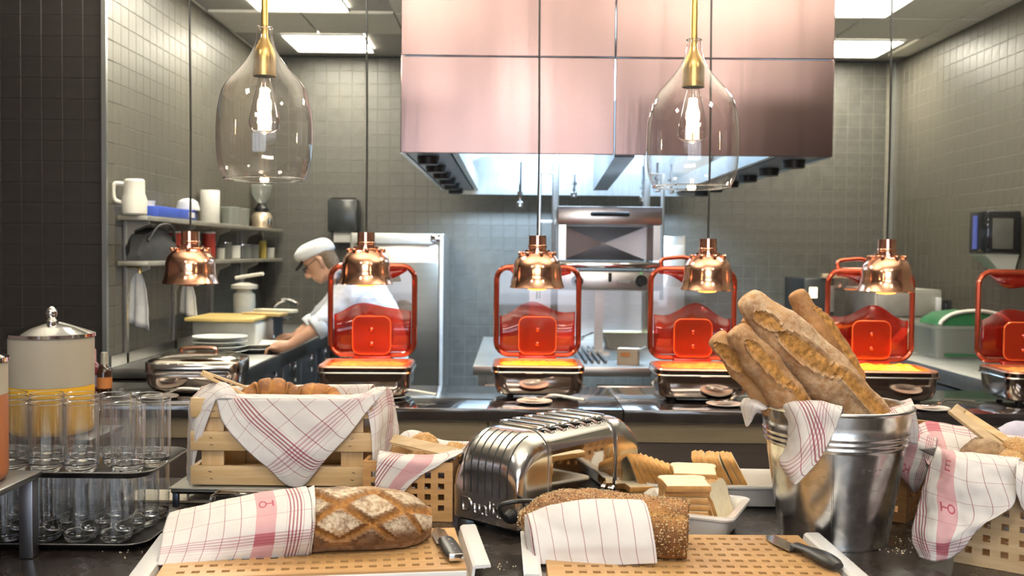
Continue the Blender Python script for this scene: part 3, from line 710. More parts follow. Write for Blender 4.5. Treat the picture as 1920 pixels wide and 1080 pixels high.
t = thing('clear_food_crate', 'clear plastic food crate with a green strip on the right worktop', 'crate', cr0, .0)
bm = B(); rloft(bm, [(.44,.34,.03,0),(.48,.38,.03,.17),(.5,.4,.03,.175),(.5,.4,.03,.185),(.47,.37,.03,.185),(.43,.33,.03,.01)], 4, True, False); obj('body', bm, CLEARP, t)
bx('green_strip', (-.02,-.198,.02), (.3,.01,.014), GRN, t); bx('divider', (.05,0,.09), (.006,.34,.15), CLEARP, t); bx('divider', (-.12,0,.09), (.006,.34,.15), CLEARP, t)
t = thing('green_board_bundle', 'rounded green topped pack lying on the clear crate', 'pack', cr0+V((.02,0,.187)), 0)
bm = B(); loft(bm, [[V((x*.2,y,zz)) for x, zz in ((-1,0),(1,0),(.92,.03),(.6,.065),(0,.08),(-.6,.065),(-.92,.03))] for y in (-.15,.15)]); obj('body', bm, GRN, t)
bm = B(); tube(bm, [(-.205,-.155,.005),(-.185,-.155,.035),(-.12,-.155,.072),(0,-.155,.088),(.12,-.155,.072),(.185,-.155,.035),(.205,-.155,.005)], .012, 6, 20); obj('rim', bm, WHITEP, t)
t = thing('cream_wedge', 'cream coloured paper wedge beside the clear crate', 'paper', (2.33,6.0,.9005), .2)
bm = B(); loft(bm, [[V((-.08,y,0)), V((.07,y,0)), V((.06,y,.15))] for y in (-.05,.05)]); obj('wedge', bm, M('cream_paper', (.66,.55,.33), .8), t, smooth=False); bx('flap', (.02,0,.004), (.16,.12,.004), WHITEP, t)
t = thing('wall_dispenser', 'glossy black dispenser with white base on the right wall', 'dispenser', (XR-.005, 5.95, P(1895,480,5.8).z))
bm = B(); box(bm, (-.11,0,.14), (.2,.24,.25), .012); obj('housing', bm, M('gloss_black', (.012,.012,.014), .06, 0, .1, 3, coat=.5), t)
bx('window', (-.12,-.123,.13), (.12,.008,.18), M('smoke_window', (.10,.1,.09), .15), t, .003)
bm = B(); loft(bm, [[V((-.21,-.1,.01)), V((-.01,-.1,.01)), V((-.01,.1,.01)), V((-.21,.1,.01))], [V((-.1,-.05,-.09)), V((-.01,-.05,-.09)), V((-.01,.05,-.09)), V((-.1,.05,-.09))]]); obj('base_funnel', bm, WHITEP, t)
bx('blue_label', (-.212,.03,.14), (.006,.05,.2), M('blue_label', (.08,.11,.4), .4), t)
# ================================================================== the cook
SKIN = M('skin', (.58,.33,.22), .5, 0, .08, 12, sss=.1)
HAIR = M('grey_brown_hair', (.16,.11,.07), .7, 0, .25, 60, bmp=.5)
def caps(bm, pts, rs, seg=12, n=14):
    pts = [V(p) for p in pts]
    rv = [V((r,0,0)) for r in rs]
    tube(bm, pts, lambda s: cr(rv, s).x, seg, n)
    for p, r in ((pts[0], rs[0]), (pts[-1], rs[-1])):
        bmesh.ops.create_icosphere(bm, subdivisions=2, radius=r, matrix=Matrix.Translation(p))
def etube(bm, pts, ab, side, seg=20, n=16):
    pts = [V(p) for p in pts]; av = [V((a,b,0)) for a, b in ab]; side = V(side).normalized(); loops = []
    cp = [cr(pts, i/n) for i in range(n+1)]
    for i, p in enumerate(cp):
        t = (cp[min(i+1,n)]-cp[max(i-1,0)]).normalized(); w = side.cross(t).normalized(); q = cr(av, i/n)
        loops.append([p+side*cos(2*PI*k/seg)*q.x+w*sin(2*PI*k/seg)*q.y for k in range(seg)])
    loft(bm, loops)
def remesh(o, vox, it=6):
    m = o.modifiers.new('remesh', 'REMESH'); m.mode = 'VOXEL'; m.voxel_size = vox; m.use_smooth_shade = True
    m = o.modifiers.new('smooth', 'SMOOTH'); m.factor = .5; m.iterations = it
YC = 5.95
cook = thing('person', 'person in a white cook jacket and cap bending over the left worktop, glasses on', 'person', (P(712,700,YC).x, YC, 0))
co = V(cook.location); Q = lambda px, py, Y=YC: P(px, py, Y)-co
pel, ch_, nk = Q(714,655), Q(676,562), Q(641,520)
hc = Q(600,490)
bm = B()
etube(bm, [pel+V((0,0,-.08)), pel, (pel+ch_)/2+V((.035,0,.02)), ch_+V((.01,0,.0)), nk+V((.03,0,-.01))], [(.15,.12),(.165,.12),(.155,.115),(.175,.12),(.07,.06)], (0,1,0))
caps(bm, [nk+V((.03,0,-.01)), (nk+hc)/2+V((.01,0,-.01)), hc+V((.03,0,-.02))], [.062,.057,.058])
shn, shf = Q(655,552,5.78), Q(650,548,6.12)
eln, wrn = Q(606,607,5.66), Q(545,646,5.6)
elf, wrf = Q(590,606,6.2), Q(552,632,6.16)
for a, b_, c in ((shn,eln,wrn), (shf,elf,wrf)):
    caps(bm, [a, (a+b_)/2, b_], [.062,.052,.043]); caps(bm, [b_, (b_+c)/2, c], [.043,.038,.027])
# hands: palm, four fingers curled onto the plate, thumb off the side
for w, s in ((wrn,-1), (wrf,1)):
    d = V((-1,0,-.22)).normalized(); si = V((0,s,0)); up = V((-.2,0,1))
    caps(bm, [w, w+d*.05, w+d*.085], [.026,.036,.034], 10, 6)
    for k in range(4):
        r0 = w+d*.085+si*(.03-.02*k); L = (.03,.036,.034,.027)[k]
        caps(bm, [r0, r0+d*L+up*.006, r0+d*(L*1.7)-up*.012, r0+d*(L*1.8)-up*.034], [.0105,.0095,.0085,.0075], 8, 8)
    r0 = w+d*.03+si*-.03
    caps(bm, [r0, r0+d*.03-si*.022, r0+d*.06-si*.018-up*.015], [.013,.011,.009], 8, 8)
# head
al = .62
fw, hu, sd = V((-cos(al),0,-sin(al))), V((-sin(al),0,cos(al))), V((0,-1,0))
H = lambda x, y, z: hc+fw*x+sd*y+hu*z
st = [(-.118,.07,.03,.022),(-.105,.083,.0,.042),(-.085,.086,-.045,.055),(-.055,.084,-.07,.062),(-.03,.088,-.085,.067),(0,.086,-.095,.072),(.03,.094,-.1,.075),(.065,.088,-.095,.073),(.095,.06,-.07,.055),(.112,.02,-.03,.022)]
loops = []
for z, f, b_, w in st:
    c0, rr = (f+b_)/2, (f-b_)/2
    loops.append([H(c0+rr*cos(2*PI*k/20), w*sin(2*PI*k/20)*(1-.15*max(0,cos(2*PI*k/20))), z) for k in range(20)])
loft(bm, loops)
caps(bm, [H(.088,0,.022), H(.102,0,-.005), H(.116,0,-.03), H(.098,0,-.042)], [.009,.012,.0145,.011], 8, 8)
caps(bm, [H(.078,-.022,-.062), H(.09,0,-.063), H(.078,.022,-.062)], [.007,.008,.007], 8, 6)
caps(bm, [H(.078,-.02,-.077), H(.088,0,-.077), H(.078,.02,-.077)], [.007,.009,.007], 8, 6)
for s in (-1, 1):
    caps(bm, [H(-.01,s*.074,.022), H(-.022,s*.084,.0), H(-.006,s*.074,-.034)], [.011,.015,.009], 8, 8)
    hp = pel+V((.0,s*.09,-.06)); kn = V((pel.x+.01+.02*s, s*.1, .5)); an = V((pel.x+.04+.05*s, s*.11, .09))
    caps(bm, [hp, (hp+kn)/2, kn], [.088,.075,.058]); caps(bm, [kn, (kn+an)/2+V((.015,0,.04)), an], [.056,.055,.038]); caps(bm, [an+V((.03,0,-.05)), an+V((-.14,0,-.06))], [.035,.028])
body = obj('body', bm, SKIN, cook); remesh(body, .0065, 5)
for s in (-1, 1):
    bm = B(); bmesh.ops.create_icosphere(bm, subdivisions=2, radius=.011, matrix=Matrix.Translation(H(.083,s*.032,.012))); obj('eye', bm, M('eye', (.12,.08,.06), .2), cook)
bm = B()
for z, f, b_, w, k0 in (): pass
loops = []
for z, f, b_, w in ((-.075,.0,-.09,.064),(-.04,.0,-.1,.073),(0,.01,-.106,.079),(.03,.02,-.108,.081),(.06,.05,-.104,.079)):
    loops.append([H((f+b_)/2+(f-b_)/2*cos(2*PI*k/18), w*sin(2*PI*k/18), z) for k in range(18)])
loft(bm, loops, True, False, False); obj('hair', bm, HAIR, cook)
bm = B(); loops = []
for z, f, b_, w in ((.028,.108,-.116,.086),(.05,.115,-.125,.092),(.085,.115,-.13,.096),(.115,.09,-.11,.08),(.132,.04,-.06,.04)):
    loops.append([H((f+b_)/2+(f-b_)/2*cos(2*PI*k/24), w*sin(2*PI*k/24), z+.03*cos(2*PI*k/24)*(1 if z < .1 else .4)) for k in range(24)])
loft(bm, loops); cap_ = obj('cap', bm, WHITEC, cook); cap_.modifiers.new('s', 'SUBSURF').levels = 1
bm = B(); loft(bm, [[H(.1+x, y, .052-.35*x-1.5*y*y+dz) for x, y in ((-.02,-.06),(.02,-.055),(.045,-.03),(.052,0),(.045,.03),(.02,.055),(-.02,.06))] for dz in (0,.006)]); obj('visor', bm, BLACK, cook)
bm = B()
for s in (-1, 1):
    ringtube(bm, [H(.104, s*.034+.024*cos(a*PI/6), .006+.017*sin(a*PI/6)) for a in range(12)], .0025, 5)
    tube(bm, [H(.1,s*.056,.012), H(.04,s*.078,.014), H(-.01,s*.082,.018)], .0025, 5)
tube(bm, [H(.106,-.012,.01), H(.108,0,.012), H(.106,.012,.01)], .0025, 5); obj('glasses', bm, BLACK, cook)
# jacket with rolled sleeves
JK = M('white_jacket_cotton', (.58,.61,.66), .85, 0, .05, 9, bmp=.35, bscale=14)
bm = B()
etube(bm, [pel+V((.02,0,-.1)), pel+V((.005,0,.02)), (pel+ch_)/2+V((.045,0,.025)), ch_+V((.02,0,.01)), (ch_+nk)/2+V((.025,0,.02)), nk+V((.02,0,.0))], [(.185,.15),(.19,.145),(.185,.14),(.215,.148),(.185,.12),(.085,.075)], (0,1,0))
for a, b_, c in ((shn,eln,wrn), (shf,elf,wrf)):
    caps(bm, [a+(ch_-a)*.3, a, (a+b_)/2, b_], [.09,.088,.075,.066]); q = b_+(c-b_)*.1; tube(bm, [b_, q+(q-b_)*.6], .064, 14)
j = obj('jacket', bm, JK, cook); remesh(j, .011, 4)
tx = bpy.data.textures.new('folds', 'CLOUDS'); tx.noise_scale = .09
md = j.modifiers.new('folds', 'DISPLACE'); md.texture = tx; md.strength = .03; md.mid_level = .5
for nm, b_, c in (('cuff',eln,wrn), ('cuff',elf,wrf)):
    bm = B(); q = b_+(c-b_)*.12; d = (c-b_).normalized()
    tube(bm, [q-d*.03, q-d*.015, q+d*.02, q+d*.035], lambda s: .066+.006*sin(PI*s), 16, 6, cap=False); o = obj(nm, bm, JK, cook); o.modifiers.new('t', 'SOLIDIFY').thickness = .006
bm = B(); etube(bm, [nk+V((.035,0,-.03)), nk+V((.015,0,.02)), nk+V((-.0,0,.045))], [(.085,.072),(.073,.066),(.07,.062)], (0,1,0)); obj('collar', bm, M('dark_collar', (.06,.06,.07), .8), cook)
bm = B()
for s in (-1, 1):
    hp = pel+V((.0,s*.09,-.02)); kn = V((pel.x+.01+.02*s, s*.1, .5)); an = V((pel.x+.04+.05*s, s*.11, .07))
    caps(bm, [hp, (hp+kn)/2, kn, an], [.115,.095,.078,.068])
etube(bm, [pel+V((0,0,-.1)), pel+V((0,0,.05))], [(.175,.135),(.17,.13)], (0,1,0))
tr = obj('trousers', bm, M('black_trousers', (.02,.02,.024), .8, 0, .2, 20), cook); remesh(tr, .014, 4)
for s in (-1, 1):
    bm = B(); an = V((pel.x+.04+.05*s, s*.11, .0))
    rloft(bm, [(.26,.09,.04,.0),(.27,.1,.045,.03),(.2,.085,.04,.07),(.1,.08,.035,.09)], 4)
    for v in bm.verts: v.co += an+V((-.05 if v.co.z < .05 else .0,0,0))
    obj('shoe', bm, BLACK, cook)
# ================================================================== hot buffet counter
BF, BB = 3.70, 4.33
buf = thing('buffet_counter', 'long black buffet counter carrying the row of red lidded dishes', 'counter', (0, BF, 0))
TOPM, t_, b_ = base('black_stone_top')
v = coords(t_, (1,1,1)); n = noi(t_, v, 7, 5, .7)
t_.links.new(ramp(t_, n, (.016,.014,.015), (.04,.036,.037), .3, .7), b_.inputs['Base Color'])
t_.links.new(rng(t_, n, .3, .7, .08, .17), b_.inputs['Roughness']); b_.inputs['Specular IOR Level'].default_value = 1.; b_.inputs['Coat Weight'].default_value = 1.; b_.inputs['Coat Roughness'].default_value = .06
for x0, x1 in ((-3.1,-1.2), (-1.197,.42), (.423,2.96)): bx('worktop', ((x0+x1)/2,(BB-BF)/2,.875), (x1-x0,BB-BF,.05), TOPM, buf, .003)
LIN = M('beige_fascia', (.27,.22,.15), .5, 0, .08, 6, sc=(1,10,10))
FAS = M('dark_brown_fascia', (.05,.038,.034), .5, 0, .12, 5, sc=(1,8,8))
for k in range(4): bx('fascia_strip', (-2.38+1.53*k,.055,.81), (1.527,.05,.075), LIN, buf, .002)
for k in range(4): bx('front_panel', (-2.38+1.53*k,.06,.39), (1.527,.05,.76), FAS, buf, .003)
bx('carcass', (-.05,.36,.42), (5.9,.5,.8), BLACKM, buf)
# ------------------------------------------------------------------ chafing dishes
RIMRED = M('red_lit_rim', (.62,.11,.055), .16, .85, .08, 4, coat=.4)  # chrome with the lamps' red reflection put into its colour
PANE = thin('lid_pane', (.93,.90,.90), .03, .05)
REDT = thin('red_reflection_tint', (.86,.20,.15), .06, .06, .22, (.62,.06,.035))  # tint stands for the heat lamp reflected in the lid glass
ORT = thin('orange_red_plate', (.88,.26,.12), .08, .07, .35, (.7,.12,.045))
FOOD = M('yellow_scrambled_food', (.92,.50,.04), .6, 0, .25, 30, bmp=.8, bscale=60)
FOOD2 = M('orange_food', (.8,.30,.06), .6, 0, .3, 30, bmp=.8, bscale=60)
PINKRIM = M('copper_lit_rim', (.75,.38,.28), .25, .8, .06, 5)  # steel rim, the copper lamp light is put into its colour
def dish(label, px, py, food, heap=0., rz=0., lidh=.375, hand=False):
    b0 = G(px, py, .9); t = thing('chafing_dish', label, 'dish', (b0.x, b0.y+.16, .901), rz, 'red lidded chafing dishes')
    w, d = .365, .31
    bm = B(); rloft(bm, [(w-.07,d-.07,.05,.012),(w-.03,d-.03,.06,.02),(w-.008,d-.008,.055,.05),(w-.004,d-.004,.05,.105),(w+.004,d+.004,.05,.108),(w+.004,d+.004,.05,.126),(w-.02,d-.02,.045,.127),(w-.05,d-.05,.04,.09)], 6); obj('pan', bm, DCHROME, t)
    for s in ((-1,-1),(1,-1),(-1,1),(1,1)):
        bm = B(); lathe(bm, [(.012,0),(.014,.006),(.012,.016)], (s[0]*(w/2-.07),s[1]*(d/2-.07),0), 10); obj('foot', bm, BLACK, t)
    bm = B(); ringtube(bm, [V((x,y,.107)) for x, y in rrect(w+.006,d+.006,.05,6)], .004, 6); obj('seam', bm, CHROME, t)
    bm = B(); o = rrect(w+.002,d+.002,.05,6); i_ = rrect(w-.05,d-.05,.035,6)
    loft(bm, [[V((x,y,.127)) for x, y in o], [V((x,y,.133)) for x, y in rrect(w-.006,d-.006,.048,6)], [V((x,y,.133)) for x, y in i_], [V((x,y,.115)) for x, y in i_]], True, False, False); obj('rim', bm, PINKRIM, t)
    bm = B(); nx, ny = 24, 18; g = []
    for i in range(nx+1):
        r = []
        for j in range(ny+1):
            x, y = (i/nx-.5)*(w-.052), (j/ny-.5)*(d-.052); e = min(1, 6*min(i/nx, 1-i/nx, j/ny, 1-j/ny)); 
            r.append(bm.verts.new((x, y, .118+e*(.008+heap*max(0, noise.noise(V((x*14+px,y*14,0)))+.3)+.006*noise.noise(V((x*60,y*60,px)))))))
        g.append(r)
    for i in range(nx):
        for j in range(ny): bm.faces.new((g[i][j], g[i+1][j], g[i+1][j+1], g[i][j+1]))
    obj('food', bm, food, t)
    lw, z0 = .352, .146; yb = d/2+.012
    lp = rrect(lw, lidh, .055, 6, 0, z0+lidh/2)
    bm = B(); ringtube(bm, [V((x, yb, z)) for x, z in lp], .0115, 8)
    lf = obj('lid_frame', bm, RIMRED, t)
    bm = B(); loft(bm, [[V((x, yb+.004, z)) for x, z in rrect(lw-.01, lidh-.01, .05, 6, 0, z0+lidh/2)], [V((x, yb+.008, z)) for x, z in rrect(lw-.01, lidh-.01, .05, 6, 0, z0+lidh/2)]]); obj('lid_pane', bm, PANE, t)
    # lamp's red reflection built as a tinted curved sheet with a wavy upper edge
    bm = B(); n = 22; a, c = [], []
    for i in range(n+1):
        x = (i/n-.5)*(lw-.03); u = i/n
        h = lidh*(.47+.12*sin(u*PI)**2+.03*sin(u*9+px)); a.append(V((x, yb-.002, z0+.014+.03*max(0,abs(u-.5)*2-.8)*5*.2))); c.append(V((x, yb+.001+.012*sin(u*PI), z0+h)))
    loft(bm, [a, [(p+q)/2+V((0,.006,0)) for p, q in zip(a, c)], c], False); o_ = obj('red_reflection', bm, REDT, t); o_.modifiers.new('t', 'SOLIDIFY').thickness = .003
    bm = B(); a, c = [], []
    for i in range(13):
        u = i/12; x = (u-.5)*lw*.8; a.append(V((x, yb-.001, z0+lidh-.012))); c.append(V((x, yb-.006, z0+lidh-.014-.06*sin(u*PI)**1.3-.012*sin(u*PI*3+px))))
    loft(bm, [a, c], False); o_ = obj('upper_red_reflection', bm, REDT, t); o_.modifiers.new('t', 'SOLIDIFY').thickness = .003  # second tinted sheet for the red reflection along the lid top
    bm = B(); sq = rrect(.155, .155, .03, 5, 0, z0+.085)
    plate2d(bm, sq, .008, lambda x, y, z: V((x, yb-.03+z, y))); hp = obj('hinge_plate', bm, ORT, t)
    bm = B(); ringtube(bm, [V((x, yb-.03, z)) for x, z in sq], .0045, 6); obj('plate_edge', bm, M('orange_edge_%d' % px, (.85,.2,.05), .2, .2), hp)
    for dz in (.05, .11):
        bm = B(); lathe(bm, [(.0,-.004),(.008,-.003),(.009,.003),(.0,.006)], (0,0,0), 10)
        for v in bm.verts: v.co = V((v.co.x, yb-.037-v.co.z, z0+dz+v.co.y))
        obj('rivet', bm, RIMRED, hp)
    bm = B(); box(bm, (0,yb-.012,z0-.016), (.16,.03,.03), .006); obj('hinge', bm, M('red_hinge_%d' % px, (.45,.05,.03), .2, .3), t)
    if hand:
        bm = B(); tube(bm, [(-.13,yb+.01,z0+lidh),(-.13,yb+.02,z0+lidh+.035),(-.09,yb+.02,z0+lidh+.045),(-.02,yb+.02,z0+lidh+.045),(.01,yb+.01,z0+lidh)], .009, 7, 16); obj('lid_handle', bm, RIMRED, t)
    return t
dish('red-lit lidded hot dish nearest the cook, second along the buffet', 678, 752, FOOD2, .004, .03)
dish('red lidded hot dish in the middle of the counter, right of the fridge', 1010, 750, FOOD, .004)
dish('red-lit lidded hot dish half hidden by the left baguettes', 1322, 757, FOOD2, .008, -.02, hand=True)
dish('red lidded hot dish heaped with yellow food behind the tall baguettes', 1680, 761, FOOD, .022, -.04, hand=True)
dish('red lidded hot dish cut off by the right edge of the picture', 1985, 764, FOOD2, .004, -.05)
# closed dish at the left end
b0 = G(352, 743, .9)
t = thing('closed_chafing_dish', 'closed steel chafing dish with domed lid at the left end of the buffet', 'dish', (b0.x, b0.y+.14, .901), .12)
w, d = .375, .29
bm = B(); rloft(bm, [(w-.1,d-.1,.05,.0),(w-.05,d-.05,.06,.01),(w-.01,d-.01,.055,.045),(w,d,.05,.085),(w-.02,d-.02,.05,.085)], 6); obj('pan', bm, DCHROME, t)
bm = B(); rloft(bm, [(w,d,.05,.087),(w+.004,d+.004,.05,.09),(w+.002,d+.002,.05,.125),(w-.02,d-.02,.05,.14),(w-.1,d-.08,.05,.155),(w-.24,d-.18,.03,.162)], 6); obj('lid', bm, M('smoked_steel_lid', (.52,.46,.40), .12, 1., .05, 3), t)
bm = B(); ringtube(bm, [V((x,y,.13)) for x, y in rrect(w-.002,d-.002,.05,6)], .004, 6); obj('lid_rim', bm, CHROME, t)
bm = B(); tube(bm, [(-.07,0,.158),(-.06,0,.178),(.06,0,.178),(.07,0,.158)], .007, 7, 12); obj('handle', bm, COPPER, t)
# saucers with serving spoons
SAU = M('white_saucer', (.75,.7,.66), .25, 0, .03, 5)
for i, (px, py, a) in enumerate(((300,748,.3), (728,748,-.25), (1002,757,-.35), (1358,762,.5), (1745,770,.3))):
    who = ('the closed dish','the dish nearest the cook','the middle red lidded dish','the dish behind the left baguettes','the dish with heaped yellow food')[i]
    g = G(px, py, .9)
    t = thing('saucer', 'small white saucer in front of ' + who, 'saucer', (g.x, g.y, .9005), 0, 'saucers along the buffet')
    bm = B(); lathe(bm, [(.035,0),(.045,.003),(.068,.011),(.067,.013),(.042,.006),(.0,.005)], seg=28); obj('dish', bm, SAU, t)
    bm = B(); ringtube(bm, [V((.068*cos(k*PI/14), .068*sin(k*PI/14), .0115)) for k in range(28)], .0018, 5); obj('rim', bm, SAU, t)
    t = thing('serving_spoon', 'steel serving spoon on the saucer by ' + who, 'spoon', (g.x, g.y, .915), a, 'serving spoons along the buffet')
    bm = B(); n = 10
    loft(bm, [[V((x, y*.026*k, z-.008*(1-y*y)*k)) for y in (-1,-.6,0,.6,1)] for x, k, z in ((-.05,.1,.008),(-.042,.6,.008),(-.025,.95,.008),(0,1,.008),(.022,.75,.009),(.038,.3,.012))], False); o = obj('bowl', bm, CHROME, t); o.modifiers.new('t', 'SOLIDIFY').thickness = .0015
    bm = B(); tube(bm, [(.036,0,.012),(.08,0,.024),(.2,0,.012)], lambda s: .004+.003*s, 6, 10); obj('handle', bm, CHROME, t)
# bottles at the left
for i, (px, py, c, hh) in enumerate(((196,744,(.03,.012,.006),.175), (174,742,(.16,.03,.04),.185))):
    g = G(px, py, .9)
    t = thing('sauce_bottle', ('dark sauce bottle with orange label right of the orange juice dispenser','reddish sauce bottle half hidden by the orange juice dispenser')[i], 'bottle', (g.x, g.y, .9005), 0, 'sauce bottles')
    bm = B(); lathe(bm, [(.024,0),(.028,.004),(.028,hh*.55),(.022,hh*.68),(.012,hh*.74),(.011,hh*.9)], seg=18); obj('body', bm, M('bottle_%d' % i, c, .08, 0, .1, 4, coat=.5), t)
    bm = B(); lathe(bm, [(.0285,hh*.2),(.0285,hh*.45)], seg=18, cap0=False, cap1=False); obj('label', bm, M('bottle_label_%d' % i, ((.5,.18,.05),(.3,.32,.45))[i], .6), t)
    bm = B(); lathe(bm, [(.0135,hh*.72),(.0135,hh*.93),(.0125,hh)], seg=14); obj('cap', bm, (M('pale_foil', (.55,.52,.42), .4, .5), M('pink_cap', (.6,.3,.32), .4))[i], t)
# ------------------------------------------------------------------ copper heat lamps
HL = [(357,532,434,'copper heat lamp above the closed dish, leftmost of the row'), (686,533,436,'copper heat lamp above the dish nearest the cook'),
      (1007,540,442,'copper heat lamp above the middle red lidded dish'), (1326,544,448,'copper heat lamp right of the salamander grill'),
      (1661,547,449,'copper heat lamp above the heaped yellow food')]
BULBR = M('red_heat_bulb', (1,.22,.03), .3, 0, .02, 3, emit=9.)
CORD = M('black_cord', (.012,.012,.012), .6)
for i, (px, y0, y1, lb) in enumerate(HL):
    Y = 3.98; p = P(px, y0, Y); hh = (y0-y1)/F*Y
    t = thing('heat_lamp', lb, 'lamp', (p.x, Y, p.z), 0, 'copper heat lamps')
    s = hh/.205
    bm = B(); prof = [(.106,0),(.1075,.003),(.104,.012),(.098,.032),(.0955,.05),(.0945,.078),(.088,.105),(.074,.124),(.060,.134),(.060,.139),(.05,.142),(.05,.149),(.0345,.15),(.0345,.205)]
    prof2 = [(r*s, z*s) for r, z in prof]; inn = [((r-.003)*s, z*s) for r, z in reversed(prof[:-4])]
    lathe(bm, inn[::1][::-1][:0]+prof2, (0,0,0), 40, cap0=False); obj('shade', bm, COPPER, t)
    bm = B(); lathe(bm, [((r-.0035)*s, z*s) for r, z in prof[:-3]], (0,0,0.001), 32, cap0=False); obj('inner_reflector', bm, M('inner_white_%d' % i, (.8,.6,.45), .4, .3), t)
    for k in range(8):
        a = k*PI/4+.2; bm = B(); lathe(bm, [(.008,.0),(.0095,.004),(.0095,.012),(.007,.015)], (.068*s*cos(a), .068*s*sin(a), .127*s), 10); obj('vent_cap', bm, COPPER, t)
    bm = B(); lathe(bm, [(.0365*s,.158*s),(.0375*s,.16*s),(.0375*s,.166*s),(.0365*s,.168*s)], seg=28); obj('collar', bm, COPPER, t)
    bm = B(); lathe(bm, [(.0,.004),(.03,.007),(.05,.018),(.055,.035),(.03,.08),(.02,.11)], (0,0,-.015), 24); obj('bulb', bm, BULBR if i else M('unlit_heat_bulb', (.35,.08,.05), .25), t)
    bm = B(); tube(bm, [(0,0,.2*s), (.002,0,.6), (-.002,0,1.1), (0,0,CEIL-p.z)], .0042, 6, 20); obj('cord', bm, CORD, t)
    if i: spot('heat_lamp_glow', (p.x, Y, p.z-.02), (p.x, Y+.08, .95), 11, (1,.26,.07), 1.5, .045)
# ------------------------------------------------------------------ glass pendants
FIL = M('glowing_filament', (1,.72,.38), .4, 0, .01, 3, emit=70.)
PG = thin('pendant_glass', (.965,.94,.925), .005, .06, powr=2.6)
prof = [(.047,0),(.050,.03),(.056,.07),(.066,.11),(.085,.16),(.13,.23),(.20,.31),(.25,.37),(.28,.43),(.304,.54),(.313,.66),(.312,.79),(.302,.89),(.282,.96),(.262,1.)]
pv = [V((r,z,0)) for r, z in prof]
pv = [cr(pv, i/44) for i in range(45)]
for i, (px, yt, yb_, lb) in enumerate(((497,52,336,'left clear glass pendant with a glowing bulb hanging before the shelves'), (1298,75,351,'right clear glass pendant with a glowing bulb hanging before the hood'))):
    Y = (2.2, 2.24)[i]; a = P(px-(2 if i == 0 else -2), yt, Y); b_ = P(px, yb_, Y); Ht = a.z-b_.z; x = (a.x+b_.x)/2
    t = thing('glass_pendant', lb, 'lamp', (x, Y, b_.z), 0, 'clear glass pendant lamps')
    bm = B(); k = Ht; ou = [(p.x*k, (1-p.y)*k) for p in pv]
    lathe(bm, ou, (0,0,0), 56, False, False); obj('glass_shade', bm, PG, t)
    for q, (r, z) in enumerate((ou[-1], ou[0])):
        bm = B(); ringtube(bm, [V((r*cos(c*PI/24), r*sin(c*PI/24), z)) for c in range(48)], .0022, 6); obj('glass_rim', bm, GLASS, t)
    zs0, zs1 = .68*k, .96*k
    bm = B(); lathe(bm, [(.0245,zs0),(.0245,.75*k),(.0245,.80*k),(.0235,.835*k),(.019,.872*k),(.0125,.905*k),(.009,.935*k),(.0075,.96*k),(.0072,CEIL-b_.z)], seg=28); obj('socket_and_rod', bm, BRASS, t)
    bm = B(); lathe(bm, [(.0252,zs0),(.0252,zs0+.005)], seg=28); obj('socket_ring', bm, BRASS, t)
    bm = B(); lathe(bm, [(.0135,.68*k),(.014,.655*k),(.019,.6*k),(.026,.5*k),(.0325,.41*k),(.0342,.375*k),(.031,.335*k),(.02,.312*k),(.006,.305*k),(.004,.296*k)], seg=28, cap0=False); obj('bulb_glass', bm, PG, t)
    bm = B()
    for c in range(8):
        an = c*PI/4; r = .013; tube(bm, [(r*.55*cos(an), r*.55*sin(an), .60*k), (r*cos(an+.2), r*sin(an+.2), .37*k)], .0028, 5)
    obj('filament', bm, FIL, t)
    bm = B(); lathe(bm, [(.0035,.68*k),(.003,.6*k),(.002,.37*k)], seg=8); obj('stem', bm, GLASS, t)
    l = bpy.data.lights.new('pendant_bulb_light', 'POINT'); l.energy = 5; l.color = (1,.68,.36); l.shadow_soft_size = .02
    lo = bpy.data.objects.new('pendant_bulb_light', l); COL.objects.link(lo); lo.location = (x, Y, b_.z+.47*k)
# ================================================================== serving table in the foreground
T = .90
tab = thing('serving_table', 'dark brown serving table carrying the breads, glasses and toaster', 'table', (0, 1.3, 0))
TABM, t_, b_ = base('dark_table_top'); v = coords(t_); n = noi(t_, v, 9, 5, .7); n2 = noi(t_, v, 220, 2)
c = ramp(t_, n, (.017,.013,.011), (.036,.029,.026), .3, .7); t_.links.new(c, b_.inputs['Base Color'])
t_.links.new(rng(t_, n, .3, .7, .2, .34), b_.inputs['Roughness'])
bx('worktop', (0,.61,T-.03), (5.4,1.22,.06), TABM, tab, .004)
bx('rear_panel', (0,1.14,.42), (5.3,.03,.84), FAS, tab); bx('front_panel', (0,.1,.42), (5.3,.03,.84), FAS, tab)
bl, br = G(280,955,T), G(700,958,T)
pb = thing('pale_board', 'pale flat board lying on the table under the crate riser', 'board', (-.61,2.315,T+.0005), -.01)
bx('board', (0,0,.003), (.56,.10,.006), M('whitewashed_wood', (.50,.45,.36), .5, 0, .12, 6, sc=(1,12,12)), pb, .001); bx('edge', (0,-.051,.003), (.55,.002,.005), M('board_edge', (.45,.38,.28), .6), pb)
